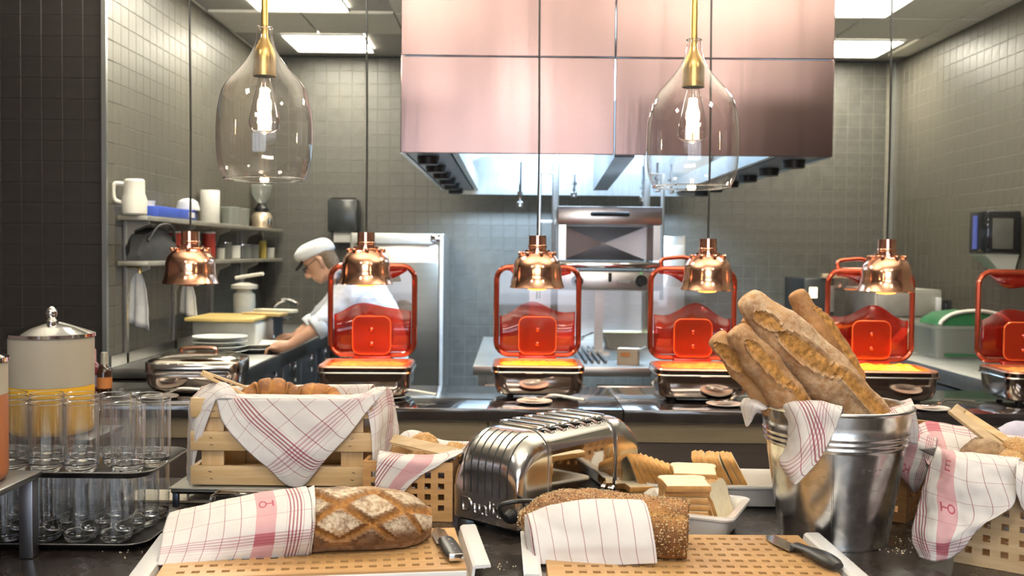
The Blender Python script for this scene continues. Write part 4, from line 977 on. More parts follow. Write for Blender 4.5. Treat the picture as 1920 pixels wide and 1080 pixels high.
# ------------------------------------------------------------------ trays of glasses
def tray(label, x0, x1, y0, y1, z):
    t = thing('serving_tray', label, 'tray', ((x0+x1)/2, (y0+y1)/2, z), 0, 'black trays of glasses'); w, d = x1-x0, y1-y0
    bm = B(); rloft(bm, [(w-.05,d-.05,.035,0),(w-.03,d-.03,.04,.001),(w-.004,d-.004,.045,.013),(w,d,.045,.014),(w,d,.045,.0155),(w-.006,d-.006,.043,.015),(w-.034,d-.034,.04,.005)], 6); obj('tray', bm, BLACKM, t)
    bm = B(); ringtube(bm, [V((x,y,.0148)) for x, y in rrect(w,d,.045,6)], .0014, 5); obj('rim', bm, M('worn_rim', (.12,.11,.1), .3), t)
    return t
GH = .135
tray('lower black tray standing on the table, full of clear tumblers', -1.40, -.70, 1.885, 2.15, T+.0005)
tray('upper black tray resting on the tumblers of the lower tray', -1.40, -.685, 1.875, 2.13, T+.006+GH)
def tumbler(label, loc, grp, proto=[None]):
    if proto[0] is None:
        bm = B(); lathe(bm, [(.0318,.019),(.0325,.06),(.0325,GH-.001)], seg=28, cap0=False, cap1=False); o = obj('tumbler', bm, TGLASS, None, ang=80); proto[0] = o
        bm = B(); lathe(bm, [(.0,.0012),(.02,.0),(.0255,.002),(.0295,.008),(.0318,.0188),(.0305,.0195),(.0295,.0175),(.026,.0125),(.018,.0105),(.0,.010)], seg=28, cap0=False, cap1=False)
        bmesh.ops.remove_doubles(bm, verts=bm.verts, dist=1e-5); obj('thick_base', bm, GLASS, o, ang=80)
        bm = B(); ringtube(bm, [V((.0322*cos(k*PI/14), .0322*sin(k*PI/14), GH-.001)) for k in range(28)], .0008, 5); obj('rim', bm, GLASS, o)
    else: o = copy_tree(proto[0])
    o.location = loc; o.rotation_euler = (0,0,random.random()*6); tag(o, label, 'glass', grp)
ORD = ('first','second','third','fourth','fifth','sixth','seventh')
RW = ('front row','second row','third row','back row')
for j in range(4):
    for k in range(6):
        if j < 2 and k > 4: continue
        tumbler('clear tumbler on the lower tray, %s from the right in the %s' % (ORD[k], RW[j]), (-.775-.071*k+.004*j+random.uniform(-.002,.002), 1.945+.0660*j*.86, T+.006), 'tumblers on the lower tray')
up = [(1.92,(-.742,-.832,-.90,-.968,-1.04)), (1.985,(-.715,-.785,-.858,-.930,-1.0)), (2.05,(-.752,-.820,-.89,-.96,-1.035)), (2.095,())]
for j, (y, xs_) in enumerate(up):
    for k, x in enumerate(xs_): tumbler('clear tumbler on the upper tray, %s from the right in the %s' % (ORD[k], ('front row','middle row','rear row')[j]), (x, y, T+.006+GH+.0065), 'tumblers on the upper tray')
# ------------------------------------------------------------------ risers and juice dispensers
RSTEEL = M('riser_steel', (.33,.32,.31), .3, 1., .08, 6)
def riser(label, x0, x1, y0, y1, h, leg=.026, name='table_riser', tm=None):
    t = thing(name, label, 'riser', ((x0+x1)/2, (y0+y1)/2, T+.0005)); w, d = x1-x0, y1-y0
    bx('top', (0,0,h-.006), (w,d,.012), tm or RSTEEL, t, .003)
    for sx in (-1,1):
        for sy in (-1,1): bx('leg', (sx*(w/2-leg*.7), sy*(d/2-leg*.7), (h-.012)/2), (leg,leg,h-.012), M('riser_leg_steel', (.30,.31,.34), .35, 1.), t, .002)
    return t
riser('grey steel riser with square legs in front of the glasses at left', -1.55, -.885, 1.56, 1.872, .160)
riser('dark riser behind the trays of glasses under the orange juice', -1.20, -.93, 2.19, 2.38, .158, .02, 'table_riser', BLACKM)
FROST = M('frosted_plastic', (.60,.54,.44), .45, 0, .03, 4, trans=.25, sss=.1)
def dispenser(label, x, y, z, r, h, lvl, jc, extra):
    t = thing('juice_dispenser', label, 'dispenser', (x, y, z))
    bm = B(); lathe(bm, [(r*.93,0),(r*.985,.006),(r,.016),(r,lvl)], seg=48); obj('juice', bm, M('juice_'+extra, jc, .35, 0, .03, 4, sss=.15), t)
    bm = B(); lathe(bm, [(r,lvl+.0005),(r,h),(r-.004,h),(r-.004,lvl+.0005)], seg=48, cap0=False, cap1=False); obj('frosted_wall', bm, FROST, t)
    bm = B(); lathe(bm, [(r+.001,h),(r+.003,h+.001),(r+.003,h+.0085),(r-.002,h+.010),(r*.62,h+.022),(r*.2,h+.036),(.0,h+.037)], seg=48); lid = obj('lid', bm, CHROME, t)
    f = h+.034
    bm = B(); lathe(bm, [(.011,f-.002),(.0125,f+.003),(.009,f+.009),(.011,f+.012),(.013,f+.021),(.0105,f+.029),(.004,f+.0345),(.0,f+.036)], seg=20); obj('finial', bm, CHROME, lid)
    return t
dispenser('frosted orange juice dispenser with chrome lid behind the glasses', -1.058, 2.285, T+.160, .0915, .218, .108, (.90,.50,.045), 'orange')
dispenser('brownish juice dispenser cut off by the left edge of the picture', -.992, 1.785, T+.1615, .078, .213, .155, (.42,.15,.06), 'apple')
# ------------------------------------------------------------------ crate of pastries
cy0 = 2.20; cxa, cxb = P(357,900,cy0).x, P(697,900,cy0).x; cz = T+.055; cw, cd = cxb-cxa, .21
cr_ = thing('wooden_crate', 'slatted pine crate lined with a checked napkin on a low riser', 'crate', ((cxa+cxb)/2, cy0, cz+.003))
sh = .0425
for k, z in enumerate((sh/2, .077+sh/2, .151+sh/2)):
    bx('slat', (0,.006,z), (cw,.011,sh), PINE, cr_, .0012); bx('slat', (0,cd-.006,z), (cw,.011,sh), PINE, cr_, .0012)
    for s in (-1,1): bx('side_slat', (s*(cw/2-.0065),cd/2,z), (.011,cd-.026,sh), wood('pine_side', (.68,.48,.26), (.56,.37,.17), (45,3,45)) if (k == 0 and s < 0) else bpy.data.materials['pine_side'], cr_, .0012)
for s in (-1,1):
    for y in (.0175, cd-.0175): bx('corner_post', (s*(cw/2-.046),y,.095), (.05,.011,.188), PINEV, cr_, .0012)
for k in range(5): bx('bottom_slat', (0,.035+.035*k,-.0008+.006), (cw-.03,.03,.006), PINE, cr_, .001)
STAP = M('staple_steel', (.12,.1,.08), .4, .8)
for s in (-1,1):
    for z in (.014,.03,.09,.106,.165,.181):
        bx('staple', (s*(cw/2-.046)+random.uniform(-.006,.006),.0002,z), (.007,.0012,.0012), STAP, cr_, rot=Matrix.Rotation(random.uniform(-.5,.5),3,'Y'))
t = thing('crate_riser', 'low dark steel riser with a pale top under the pine crate', 'riser', ((cxa+cxb)/2-.008, cy0+.11, T+.0065))
w, d, h = cw+.075, .235, .0465
bx('top', (0,0,h-.0025), (w,d,.005), M('pale_riser_top', (.5,.49,.44), .3, .3), t, .002)
bm = B(); ringtube(bm, [V((x,y,h-.0085)) for x, y in ((-w/2+.006,-d/2+.006),(w/2-.006,-d/2+.006),(w/2-.006,d/2-.006),(-w/2+.006,d/2-.006))], .007, 4); obj('frame', bm, DARKSTEEL, t)
for sx in (-1,1):
    for sy in (-1,1): bx('leg', (sx*(w/2-.012), sy*(d/2-.012), (h-.012)/2), (.013,.013,h-.012), M('blue_black_steel', (.10,.12,.16), .3, .8), t, .002)
t = thing('wire_riser', 'small chrome wire riser standing in front of the crate riser', 'riser', (P(543,930,2.15).x, 2.155, T+.0005))
wr = 300/F*2.155/2
for y in (0, .028):
    bm = B(); tube(bm, [(-wr,y,0),(-wr,y,.03),(-wr+.003,y,.043),(-wr+.012,y,.047),(0,y,.047),(wr-.012,y,.047),(wr-.003,y,.043),(wr,y,.03),(wr,y,0)], .0042, 8); obj('wire_frame', bm, CHROME, t)
bm = B(); box(bm, (0,.014,.0475), (wr*2-.03,.028,.004), .001); obj('shelf', bm, DARKSTEEL, t)
def PP(l, dY=0): return [[P(x,y,Y+dY) for x,y,Y in r] for r in l]
def rowY(l, Ys): return [[(x,y,(Ys[j] if not isinstance(Ys[j],(tuple,list)) else Ys[j][i])) for i,(x,y) in enumerate(r)] for j, r in enumerate(l)]
bm = B()
patch(bm, PP(rowY([[(405,748),(452,748),(560,748),(672,747),(724,731)],[(418,792),(470,793),(555,796),(640,790),(688,772)],[(452,834),(500,838),(555,842),(610,836),(652,818)],[(500,876),(528,880),(557,882),(585,877),(612,860)],[(531,905),(544,912),(557,914),(567,912),(577,904)]], (2.193,2.186,2.180,2.184,2.190))),
      lambda a, b: (.25*a*(1-b)+.012*a*b, .25*(1-a)*(1-b)+.012*(1-a)*b), 40, 40, .0018)
patch(bm, PP([[(405,748,2.193),(452,748,2.193),(560,748,2.193),(672,747,2.193),(724,731,2.193)],[(412,735,2.205),(455,741,2.215),(560,742,2.215),(672,741,2.215),(716,728,2.22)],[(425,780,2.23),(460,785,2.23),(560,790,2.23),(665,785,2.23),(700,775,2.23)],[(425,800,2.28),(460,805,2.28),(560,808,2.28),(660,805,2.28),(690,800,2.28)],[(432,770,2.36),(465,775,2.365),(560,775,2.365),(650,772,2.365),(678,765,2.36)],[(430,728,2.385),(470,724,2.385),(560,723,2.385),(650,722,2.385),(700,722,2.385)],[(428,740,2.40),(470,740,2.42),(560,740,2.42),(650,740,2.42),(705,740,2.41)]]),
      lambda a, b: (.25*a+.2*b, .25*(1-a)+.2*b), 44, 44, .0012)
patch(bm, PP([[(452,748,2.2),(425,719,2.21),(385,722,2.27),(372,733,2.38)],[(420,748,2.19),(405,742,2.195),(362,752,2.23),(356,760,2.38)],[(404,752,2.192),(368,790,2.20),(355,810,2.24),(353,810,2.37)],[(366,860,2.206),(358,870,2.21),(353,870,2.25),(351,870,2.35)],[(362,915,2.208),(356,925,2.212),(352,938,2.25),(351,930,2.30)]]), ((.16,.2),(-.15,.1),(.1,.22)), 26, 36, .0025)
patch(bm, PP([[(672,747,2.21),(700,728,2.25),(727,727,2.30),(733,733,2.38)],[(690,778,2.197),(712,780,2.21),(730,778,2.27),(748,808,2.33)],[(697,835,2.19),(706,842,2.205),(722,842,2.26),(735,838,2.30)],[(697,890,2.188),(705,892,2.20),(716,890,2.25),(722,880,2.28)],[(698,942,2.188),(704,947,2.2),(710,944,2.24),(714,935,2.26)]]), ((.14,.0),(-.12,.05),(.02,.25)), 26, 36, .0025)
nap = clothobj('napkin', bm, mat=CLOTH2); tag(nap, 'checked napkin with a hanging triangular corner lining the pine crate', 'napkin', 'checked napkins')
PAST = bread('pastry_crust', (.10,.03,.007), (.36,.14,.03), (.6,.3,.07), (.6,.35,.1), .2, .7, 90)
def pastry(label, p, ang, L, r):
    p = V(p); d = V((cos(ang), sin(ang), 0)); w = V((-sin(ang), cos(ang), 0)); bm = B()
    pts = [p-d*L*.5-w*.018, p-d*L*.3, p+V((0,0,.006)), p+d*L*.3, p+d*L*.5-w*.018]
    loafmesh(bm, pts, lambda s: r*(.25+.75*sin(PI*min(max(s,.02),.98))**.8)*(1+.10*abs(sin(s*PI*6))), 36, 60, .9, [], .003, lambda s, th: .2, lambda a, b, s, th: (-.003*max(0, 1-abs(math.sin(s*PI*6))*4), .5*max(0, 1-abs(math.sin(s*PI*6))*2), 0))
    o = obj('pastry', bm, PAST); tag(o, label, 'pastry', 'pastries in the pine crate'); return o
pastry('dark glazed pastry beside the wooden tongs in the crate', P(510,738,2.285)+V((0,0,-.004)), .25, .13, .036)
pastry('golden pastry at the middle of the crate, right of the dark glazed one', P(592,745,2.29)+V((0,0,-.004)), -.15, .125, .034)
pastry('pastry end just showing at the right of the crate napkin', P(655,764,2.30), .5, .09, .026)
pastry('pastry partly hidden under the crossing end of the crate tongs', P(552,762,2.315)+V((0,0,-.004)), .1, .10, .026)
def bar(bm, a, b, w, th, bev=.001, up=V((0,0,1))):
    a, b = V(a), V(b); x = (b-a).normalized(); y = up.cross(x).normalized(); z = x.cross(y)
    box(bm, (a+b)/2, ((b-a).length, w, th), bev, rot=Matrix((x,y,z)).transposed(), seg=1)
t = thing('wooden_tongs', 'pale wooden tongs sticking up from the left of the pine crate', 'tongs', P(440,728,2.25), 0, 'wooden tongs'); o = V(t.location)
a, b_ = P(377,701,2.22), P(497,758,2.27)
bm = B(); bar(bm, a-o, b_-o, .02, .006); obj('arm', bm, PINE, t)
bm = B(); bar(bm, a-o+V((.0,.012,.004)), b_-o+V((.01,.03,.012)), .016, .006); obj('arm', bm, BEECHP, t)
bm = B(); bar(bm, a-o+V((.001,.005,.002)), a-o+(b_-a)*.16+V((.0,.006,.002)), .03, .010); obj('pivot_block', bm, PINE, t)
# ------------------------------------------------------------------ boards on white trays
def board_tray(label, blabel, corners, D, nx, ny):
    g = [G(x, y, T+.038) for x, y in corners]; c = sum(g, V())/4
    e = (g[1]-g[0])+(g[3]-g[2]); rz = math.atan2(e.y, e.x); W_ = ((g[1]-g[0]).length+(g[3]-g[2]).length)/2
    t = thing('bread_tray', label, 'tray', (c.x, c.y, T+.0005), rz, 'white bread trays')
    hw = W_/2
    pr = [(-hw,.0345),(-hw,.0385),(-hw+.003,.040),(-hw+.026,.0395),(-hw+.031,.036),(-hw+.035,.012),(-hw+.038,.009)]
    pr = pr+[(-x, z) for x, z in reversed(pr)]
    lo = [(hw-.027,.033),(hw-.03,.006),(hw-.034,.0)]; lo = lo+[(-x, z) for x, z in reversed(lo)]
    bm = B(); prof_ = pr+lo
    loft(bm, [[V((x, y, z)) for x, z in prof_] for y in (-D/2, D/2)]); obj('tray', bm, WHITE, t, ang=30)
    bw, bd = W_-.084, D-.002
    bm = B(); perforated(bm, bw, bd, .004, nx, ny, .0135, .012, .03, .022, lambda x,y,z: V((x,y,.0325+z))); obj('slotted_board', bm, wood('beech_board_%d' % nx, (.55,.335,.15), (.46,.26,.105), (3,30,30), .45), t, smooth=False)
    bm = B(); box(bm, (0,-D/2-.002,.016), (bw,.005,.03), .002); obj('front_lip', bm, WHITE, t)
    bm = B(); box(bm, (0,0,.0103), (bw-.03,bd-.02,.002)); obj('shaded_crumb_floor', bm, M('shaded_crumb_floor_%d' % nx, (.10,.05,.02), .7), t)  # dark colour puts the shade below the slots into this floor
    for y in (-1,1): bx('board_rail', (0,y*(bd/2-.006),.019), (bw,.011,.022), BEECH, t)
    for x in (-1,1): bx('board_rail', (x*(bw/2-.01),0,.019), (.019,bd-.026,.022), BEECH, t)
    return t, c, rz
board_tray('white tray with slotted board under the dark crusty loaf', '', ((301,1006),(899,987),(240,1078),(912,1058)), .258, 19, 7)
board_tray('white tray with slotted board under the seeded loaf', '', ((973,1005),(1534,1004),(985,1069),(1632,1078)), .262, 19, 7)
# ------------------------------------------------------------------ dark loaf
LOAF = bread('dark_loaf_crust', (.09,.032,.007), (.28,.115,.025), (.36,.16,.036), (.66,.57,.43), 1.0, .8, 110)
bm = B(); bt = T+.0385
def diamond(a, b, s, th):
    if abs(th) > 1.75: return 0, 0, 0
    p = .112; x = ((a+b*1.05+.012)/p) % 1; y = ((a-b*1.05+.04)/p) % 1
    d1 = min(x, 1-x)*p; d2 = min(y, 1-y)*p; d = min(d1, d2); k = max(0, 1-d/.014)
    edge = max(0, 1-abs(d-.017)/.006)
    f = min(1, max(0, (d-.013)*160))*(1 if abs(th) < 1.35 else max(0, 1-(abs(th)-1.35)*3))
    return -.0085*k+.0045*edge, min(1, k*1.6), f
LP = [V((-.565,1.825,bt+.022)), V((-.43,1.845,bt+.030)), V((-.29,1.862,bt+.036)), V((-.150,1.880,bt+.028))]; C0, C1 = V((-.565,1.825,bt+.024)), V((-.150,1.880,bt+.028))
LR = [V((r,0,0)) for r in (.012,.046,.064,.078,.089,.096,.097,.096,.094,.089,.076,.04)]
LRF = lambda s: cr(LR, s).x
hull = B(); loafmesh(hull, LP, lambda s: LRF(s)+.004, 40, 50, .62, [], 0., bot=bt)
loafmesh(bm, LP, LRF, 84, 150, .62, [], .003, lambda s, th: .35 if abs(th) > 2 else .12, diamond, bt)
cl_ = tag(obj('crusty_loaf', bm, LOAF), 'dark crusty loaf scored in floury diamonds on the slotted board', 'bread')
bm = B()
patch(bm, PP(rowY([[(322,966),(386,951),(446,938),(508,927),(570,921)],[(316,964),(380,948),(440,934),(505,922),(576,914)],[(306,990),(375,975),(440,962),(510,950),(584,938)],[(301,1022),(370,1010),(440,1000),(510,991),(586,984)],[(297,1044),(367,1038),(436,1033),(511,1024),(584,1016)],[(294,1061),(363,1057),(433,1051),(510,1047),(581,1041)]],
   (1.95,(1.868,1.866,1.862,1.858,1.852),(1.80,1.80,1.798,1.795,1.792),(1.752,1.752,1.748,1.745,1.742),(1.722,1.732,1.74,1.745,1.745),(1.708,1.724,1.742,1.758,1.772)))),
   lambda a, b: (.027+.27*(1-a)+.006*sin(b*4), .205*(1-b)), 60, 40, .0016)
patch(bm, PP(rowY([[(576,914),(583,917),(588,925)],[(584,938),(590,942),(592,950)],[(586,984),(590,985),(590,990)],[(581,1041),(583,1036),(582,1032)]], ((1.852,1.86,1.88),(1.792,1.80,1.82),(1.742,1.75,1.77),(1.772,1.775,1.78)))), ((.027,.2),(-.02,0),(0,-.2)), 8, 26, .0006)
drape(bm, hull, C0, C1); (tag(clothobj('napkin', bm), 'checked napkin with a woven key draped over the dark loaf', 'napkin', 'checked napkins'))
# knives
KBL = M('knife_blade_steel', (.6,.6,.6), .16, 1., .05, 5)
def knife(label, a, b, zt, bl, hl, bw, big=False):
    a, b = G(*a, zt), G(*b, zt); d = (b-a); rz = math.atan2(d.y, d.x); t = thing('kitchen_knife', label, 'knife', (a.x, a.y, zt+.001), rz, 'knives on the boards')
    L = d.length; bl = L*bl
    bm = B(); o = [(0,0),(.015,-bw*.35),(.04,-bw*.55),(bl,-bw*.6),(bl,bw*.4),(.02,bw*.4)] if not big else [(0,-bw*.1),(.02,-bw*.42),(bl*.5,-bw*.6),(bl,-bw*.55),(bl,bw*.45),(.006,bw*.45)]
    plate2d(bm, o, .0018, lambda x,y,z: V((x,y,.003+z))); obj('blade', bm, KBL, t, smooth=False)
    bm = B(); hw = bw*(.5 if not big else .42); n = 10
    lp = []
    for i in range(n+1):
        s = i/n; x = bl-.006+(L-bl+.006)*s; k = (1+.18*sin(s*PI*1.0)-(.0 if not big else .25*sin(s*2*PI)))*(1 if s < .95 else .8); z = .0085+(.004*sin(s*PI) if big else 0)
        lp.append([V((x, hw*k*cos(q*PI/6), z+.0075*k*sin(q*PI/6))) for q in range(12)])
    loft(bm, lp); obj('handle', bm, BLACK, t)
    if not big:
        for q in (.2,.5,.8):
            bm = B(); lathe(bm, [(.0032,.0),(.0032,.0172),(.0,.0174)], (bl+(L-bl)*q, 0, 0), 10); obj('rivet', bm, CHROME, t)
        bx('end_cap', (L+.002,0,.0085), (.006,hw*1.7,.013), CHROME, t, .002)
    bx('bolster', (bl-.004,0,.007), (.012,bw*.8,.011), CHROME if not big else BLACK, t, .003)
knife('riveted black handled knife beside the dark loaf', (819,993), (855,1054), T+.0365, .52, .1, .030)
knife('black handled bread knife lying on the right slotted board', (1438,1008), (1572,1072), T+.0365, .46, .1, .032, True)
# ------------------------------------------------------------------ seeded loaf
SEED = bread('seeded_loaf_crust', (.15,.055,.012), (.34,.145,.034), (.5,.26,.07), (.6,.5,.3), .2, .9, 150)
c0, c1 = V((.020,1.877,bt+.036)), V((.328,1.815,bt+.036))
RS = [V((r,0,0)) for r in (.02,.058,.078,.086,.089,.089,.088,.087,.085,.083,.081)]
def ridge(a, b, s, th):
    w = th+.35-.25*sin(s*5); k = max(0, 1-abs(w)/.16) if s > .35 else 0
    w2 = th-.75; k2 = max(0, 1-abs(w2)/.2) if s > .5 else 0
    return -.009*k-.006*k2, .8*max(k, k2), 0
hull = B(); loafmesh(hull, [c0, c1], lambda s: cr(RS, s).x+.004, 40, 40, .66, [], 0., bot=bt); bm = B()
loafmesh(bm, [c0, c0.lerp(c1,.33)+V((0,.004,.002)), c0.lerp(c1,.66), c1], lambda s: cr(RS, s).x if s < .985 else .078, 72, 110, .66, [], .004, lambda s, th: .05, ridge, bt)
bm.verts.ensure_lookup_table(); sp_ = [(v.co.copy(), v.normal.copy()) for v in bm.verts]
bm.normal_update(); sp_ = [(v.co.copy(), v.normal.copy()) for v in bm.verts if v.co.z > bt+.008]
sl_ = obj('seeded_loaf', bm, SEED); tag(sl_, 'seeded brown loaf lying on the right slotted board', 'bread')
def seeds(sp, parent, n, mats, org=V((0,0,0)), sz=.0021):
    for nm, m, fr in mats:
        bm = B()
        for _ in range(int(n*fr)):
            p, nr = random.choice(sp); p = p+V((random.uniform(-1,1),random.uniform(-1,1),random.uniform(-.4,.4)))*.002
            if nr.length < .1: nr = V((0,0,1))
            R = nr.to_track_quat('Z','Y').to_matrix() @ Matrix.Rotation(random.random()*6, 3, 'Z'); s = sz*random.uniform(.75,1.2)
            q = [bm.verts.new(p-org+R @ V(c)) for c in ((s,0,.0004),(0,s*.55,.0004),(-s*.9,0,.0004),(0,-s*.55,.0004),(0,0,s*.55),(0,0,-s*.4))]
            for i in range(4): bm.faces.new((q[i], q[(i+1)%4], q[4])); bm.faces.new((q[(i+1)%4], q[i], q[5]))
        tag(obj(nm, bm, m, parent), kind='stuff')
SESA = M('sesame', (.66,.5,.27), .5, 0, .12, 90); LINS = M('linseed', (.10,.045,.018), .4, 0, .2, 90)
seeds(sp_, sl_, 6000, (('sesame_seeds', SESA, .6), ('linseeds', LINS, .4)))
bm = B()
patch(bm, PP([[(988,968,1.845),(1060,962,1.835),(1140,953,1.82),(1208,948,1.805)],[(988,964,1.82),(1060,957,1.808),(1140,949,1.795),(1213,945,1.777)],[(994,986,1.787),(1063,982,1.776),(1145,976,1.762),(1222,975,1.745)],[(1000,1022,1.766),(1070,1020,1.752),(1150,1018,1.738),(1229,1015,1.722)],[(1003,1042,1.762),(1073,1040,1.749),(1152,1040,1.735),(1232,1036,1.718)],[(1006,1058,1.758),(1078,1060,1.746),(1158,1060,1.732),(1234,1057,1.718)]]),
   lambda a, b: (.143+.235*a, .09+.15*b), 44, 36, .0012)
patch(bm, PP([[(984,966,1.84),(988,964,1.82)],[(983,1000,1.815),(995,990,1.784)],[(990,1035,1.80),(1001,1030,1.764)],[(997,1050,1.80),(1006,1058,1.758)]]), ((.03,.02),(.02,0),(0,.12)), 6, 24, .0008)
drape(bm, hull, c0, c1); (tag(clothobj('napkin', bm, mat=CLOTH3), 'white napkin with thin red stripes wrapped over the seeded loaf', 'napkin', 'checked napkins'))
# ------------------------------------------------------------------ toaster
nr_ = G(971,1011,T); ang = math.radians(48.5); TL, TW, TH = .445, .185, .205
t = thing('toaster', 'large polished chrome toaster with bread slots standing mid table', 'toaster', (nr_.x+TW/2*-sin(ang), nr_.y+TW/2*cos(ang), T+.0005), ang)
TCH = M('toaster_chrome', (.80,.79,.78), .15, 1., .04, 3)
TSID = M('toaster_side_chrome', (.72,.71,.70), .045, 1., .04, 3)
def arch(w, z0, z1, r, n=9):
    pts = [(-w/2, z0), (w/2, z0)]
    for i in range(n+1): a = i/n*PI/2; pts.append((w/2-r+r*cos(a), z1-r+r*sin(a)))
    for i in range(n+1): a = PI/2+i/n*PI/2; pts.append((-w/2+r+r*cos(a), z1-r+r*sin(a)))
    return pts
z0 = .016; dd = .085
def endprof(x): # height over the rounded nose
    u = max(0, min(1, (dd-x)/dd)); return TH-(TH-.125)*(1-math.sqrt(max(0, 1-u*u)))
def nose(flip):
    bm = B(); lp = []
    for i in range(15):
        x = dd*(1-cos(i/14*PI/2)) if i else .0
        h = endprof(x) if i else .118
        w = TW-(.012 if i == 0 else .006*(1-min(1, x/.02)))
        X = x if not flip else TL-x
        lp.append([V((X, y, z)) for y, z in arch(w, z0, h, min(.052, h*.4))])
    X = .098 if not flip else TL-.098
    lp.append([V((X, y, z)) for y, z in arch(TW, z0, TH, .052)])
    loft(bm, lp)
    if not flip:
        from mathutils.bvhtree import BVHTree
        globals()['NB'] = BVHTree.FromBMesh(bm)
    return obj('end_casting', bm, TCH, t, ang=50)
nose(False); nose(True)
bm = B(); loft(bm, [[V((x, y, z)) for y, z in arch(TW-.008, z0, TH-.004, .048)] for x in (.09, TL-.09)]); obj('sleeve', bm, TSID, t)
for x in (.100, TL-.100):
    bm = B(); loft(bm, [[V((x+dx, y, z)) for y, z in arch(TW+k, z0, TH+k/2, .053)] for dx, k in ((-.007,-.002),(-.005,.004),(.005,.004),(.007,-.002))]); obj('edge_band', bm, TCH, t)
bx('base_plate', (TL/2,0,.011), (TL-.03,TW-.012,.010), BLACK, t, .003)
for sx in (.05, TL-.05):
    for sy in (-1,1):
        bm = B(); lathe(bm, [(.012,0),(.014,.003),(.012,.007)], (sx, sy*(TW/2-.03), 0), 12); obj('foot', bm, BLACK, t)
DARKV = M('vent_black', (.006,.006,.006), .5)
for k in range(7):
    y = (k-3)*.0205; pts = []
    for i in range(16):
        if i < 4: q, dr = V((dd,y,.074+.008*i)), V((-1,0,0))
        else: an = (i-3)/12*1.36; q, dr = V((dd,y,.099)), V((-cos(an),0,sin(an)))
        h = NB.ray_cast(q, dr)
        if h[0] is not None: pts.append(h[0]-dr*.0004)
    bm = B(); tube(bm, pts, .0019, 6); obj('vent_slot', bm, DARKV, t)
xs0 = .118
for k in range(4 if False else 6):
    x = xs0+k*(TL-2*xs0)/5
    bm = B(); box(bm, (x,0,TH-.004), (.017,TW-.075,.003)); sl2 = obj('bread_slot', bm, DARKV, t)
    bm = B(); ringtube(bm, [V((x+a, b, TH+.0015+.0045*(1-(b/(TW/2))**2))) for a, b in rrect(.024, TW-.064, .011, 4)], .003, 6); obj('slot_rim', bm, TCH, sl2)
    bm = B()
    for q in range(5): tube(bm, [(x-.008,-.045+.0225*q,TH-.001),(x+.008,-.045+.0225*q,TH-.001)], .0008, 5)
    tag(obj('slot_wires', bm, CHROME, sl2), kind='stuff')
textmesh('lettering', 'Dualit', .047, .0014, M('embossed_steel', (.5,.48,.46), .25, 1.), t, Matrix.Translation((-.0008,.014,.030)) @ Euler((PI/2,0,-PI/2)).to_matrix().to_4x4())
bm = B(); tube(bm, [(-.004,-.074,.043),(-.03,-.078,.05),(-.045,-.085,.075),(-.02,-.115,.085),(.03,-.125,.07),(.07,-.12,.01),(.1,-.14,.006)], .005, 8, 30); obj('power_cord', bm, BLACK, t)
bm = B(); lathe(bm, [(.014,0),(.016,.004),(.012,.012),(.008,.018)], (0,0,0), 14)
for v in bm.verts: v.co = V((-v.co.z, v.co.x-.074, v.co.y+.043))
obj('cord_socket', bm, BLACK, t)
bm = B(); lathe(bm, [(.008,0),(.009,.01),(.006,.014)], (0,0,0), 12)
for v in bm.verts: v.co = V((v.co.x+TL-.13, -TW/2-v.co.z-.0, v.co.y+.05))
obj('lever_knob', bm, CHROME, t)
# ------------------------------------------------------------------ lattice baskets
BAW = [BEECH, BEECHD, BEECHP]
def basket(label, loc, rz, w, d, h, mats, nx, nz, nyy):
    t = thing('lattice_basket', label, 'basket', loc, rz, 'lattice wood baskets')
    hs = .0135
    for s in (-1, 1):
        bm = B(); perforated(bm, w, h, .008, nx, nz, hs, hs, .018, .022, lambda x,y,z: V((x, s*(d/2-.004)+z, h/2+y))); obj('lattice_side', bm, mats[0], t, smooth=False)
        bm = B(); perforated(bm, d-.017, h, .008, nyy, nz, hs, hs, .014, .022, lambda x,y,z: V((s*(w/2-.004)+z, x, h/2+y))); obj('lattice_end', bm, mats[1], t, smooth=False)
    bx('bottom', (0,0,.006), (w-.018,d-.018,.006), BEECHD, t); return t  # darker wood on the bottom stands for the shade inside the basket
BUN = bread('bun_crust', (.30,.13,.03), (.55,.29,.09), (.6,.35,.1), (.66,.55,.36), .2, .8, 150)
BUNP = bread('pale_bun_crust', (.52,.33,.14), (.68,.50,.27), (.6,.4,.2), (.72,.62,.46), .6, .5, 120)
BUND = bread('dark_bun_crust', (.13,.06,.025), (.28,.15,.06), (.3,.18,.08), (.55,.46,.3), .5, .9, 130)
def bun(label, p, r, hgt, mat, grp, sd=0, tilt=0.):
    bm = B(); bmesh.ops.create_icosphere(bm, subdivisions=5, radius=1); p = V(p); of = V((random.random()*9,1,2))
    lf = bm.verts.layers.float.new('flour'); lc = bm.verts.layers.float.new('cut')
    R = Matrix.Rotation(tilt, 3, 'Y')
    for v in bm.verts:
        n = v.co.copy(); q = V((n.x*r, n.y*r, n.z*hgt if n.z > 0 else n.z*hgt*.6)); k = 1+.10*noise.noise(n*2.2+of)+.04*noise.noise(n*7+of); v.co = R @ (q*k)
        v[lf] = max(0, n.z)*.6; v[lc] = max(0, noise.noise(n*3+of))*.5
    bm.normal_update(); sp = [(v.co.copy(), v.normal.copy()) for v in bm.verts if v.co.z > 0]
    o = obj('bread_roll', bm, mat); o.location = p; tag(o, label, 'bread roll', grp)
    if sd: seeds(sp, o, sd, (('sesame_seeds', SESA, 1.),), sz=.0019)
    return o
cb = G(848,979,T); rzb = math.radians(-3)
xd, yd = V((cos(rzb), sin(rzb), 0)), V((-sin(rzb), cos(rzb), 0))
bw_, bd_ = .195, .17
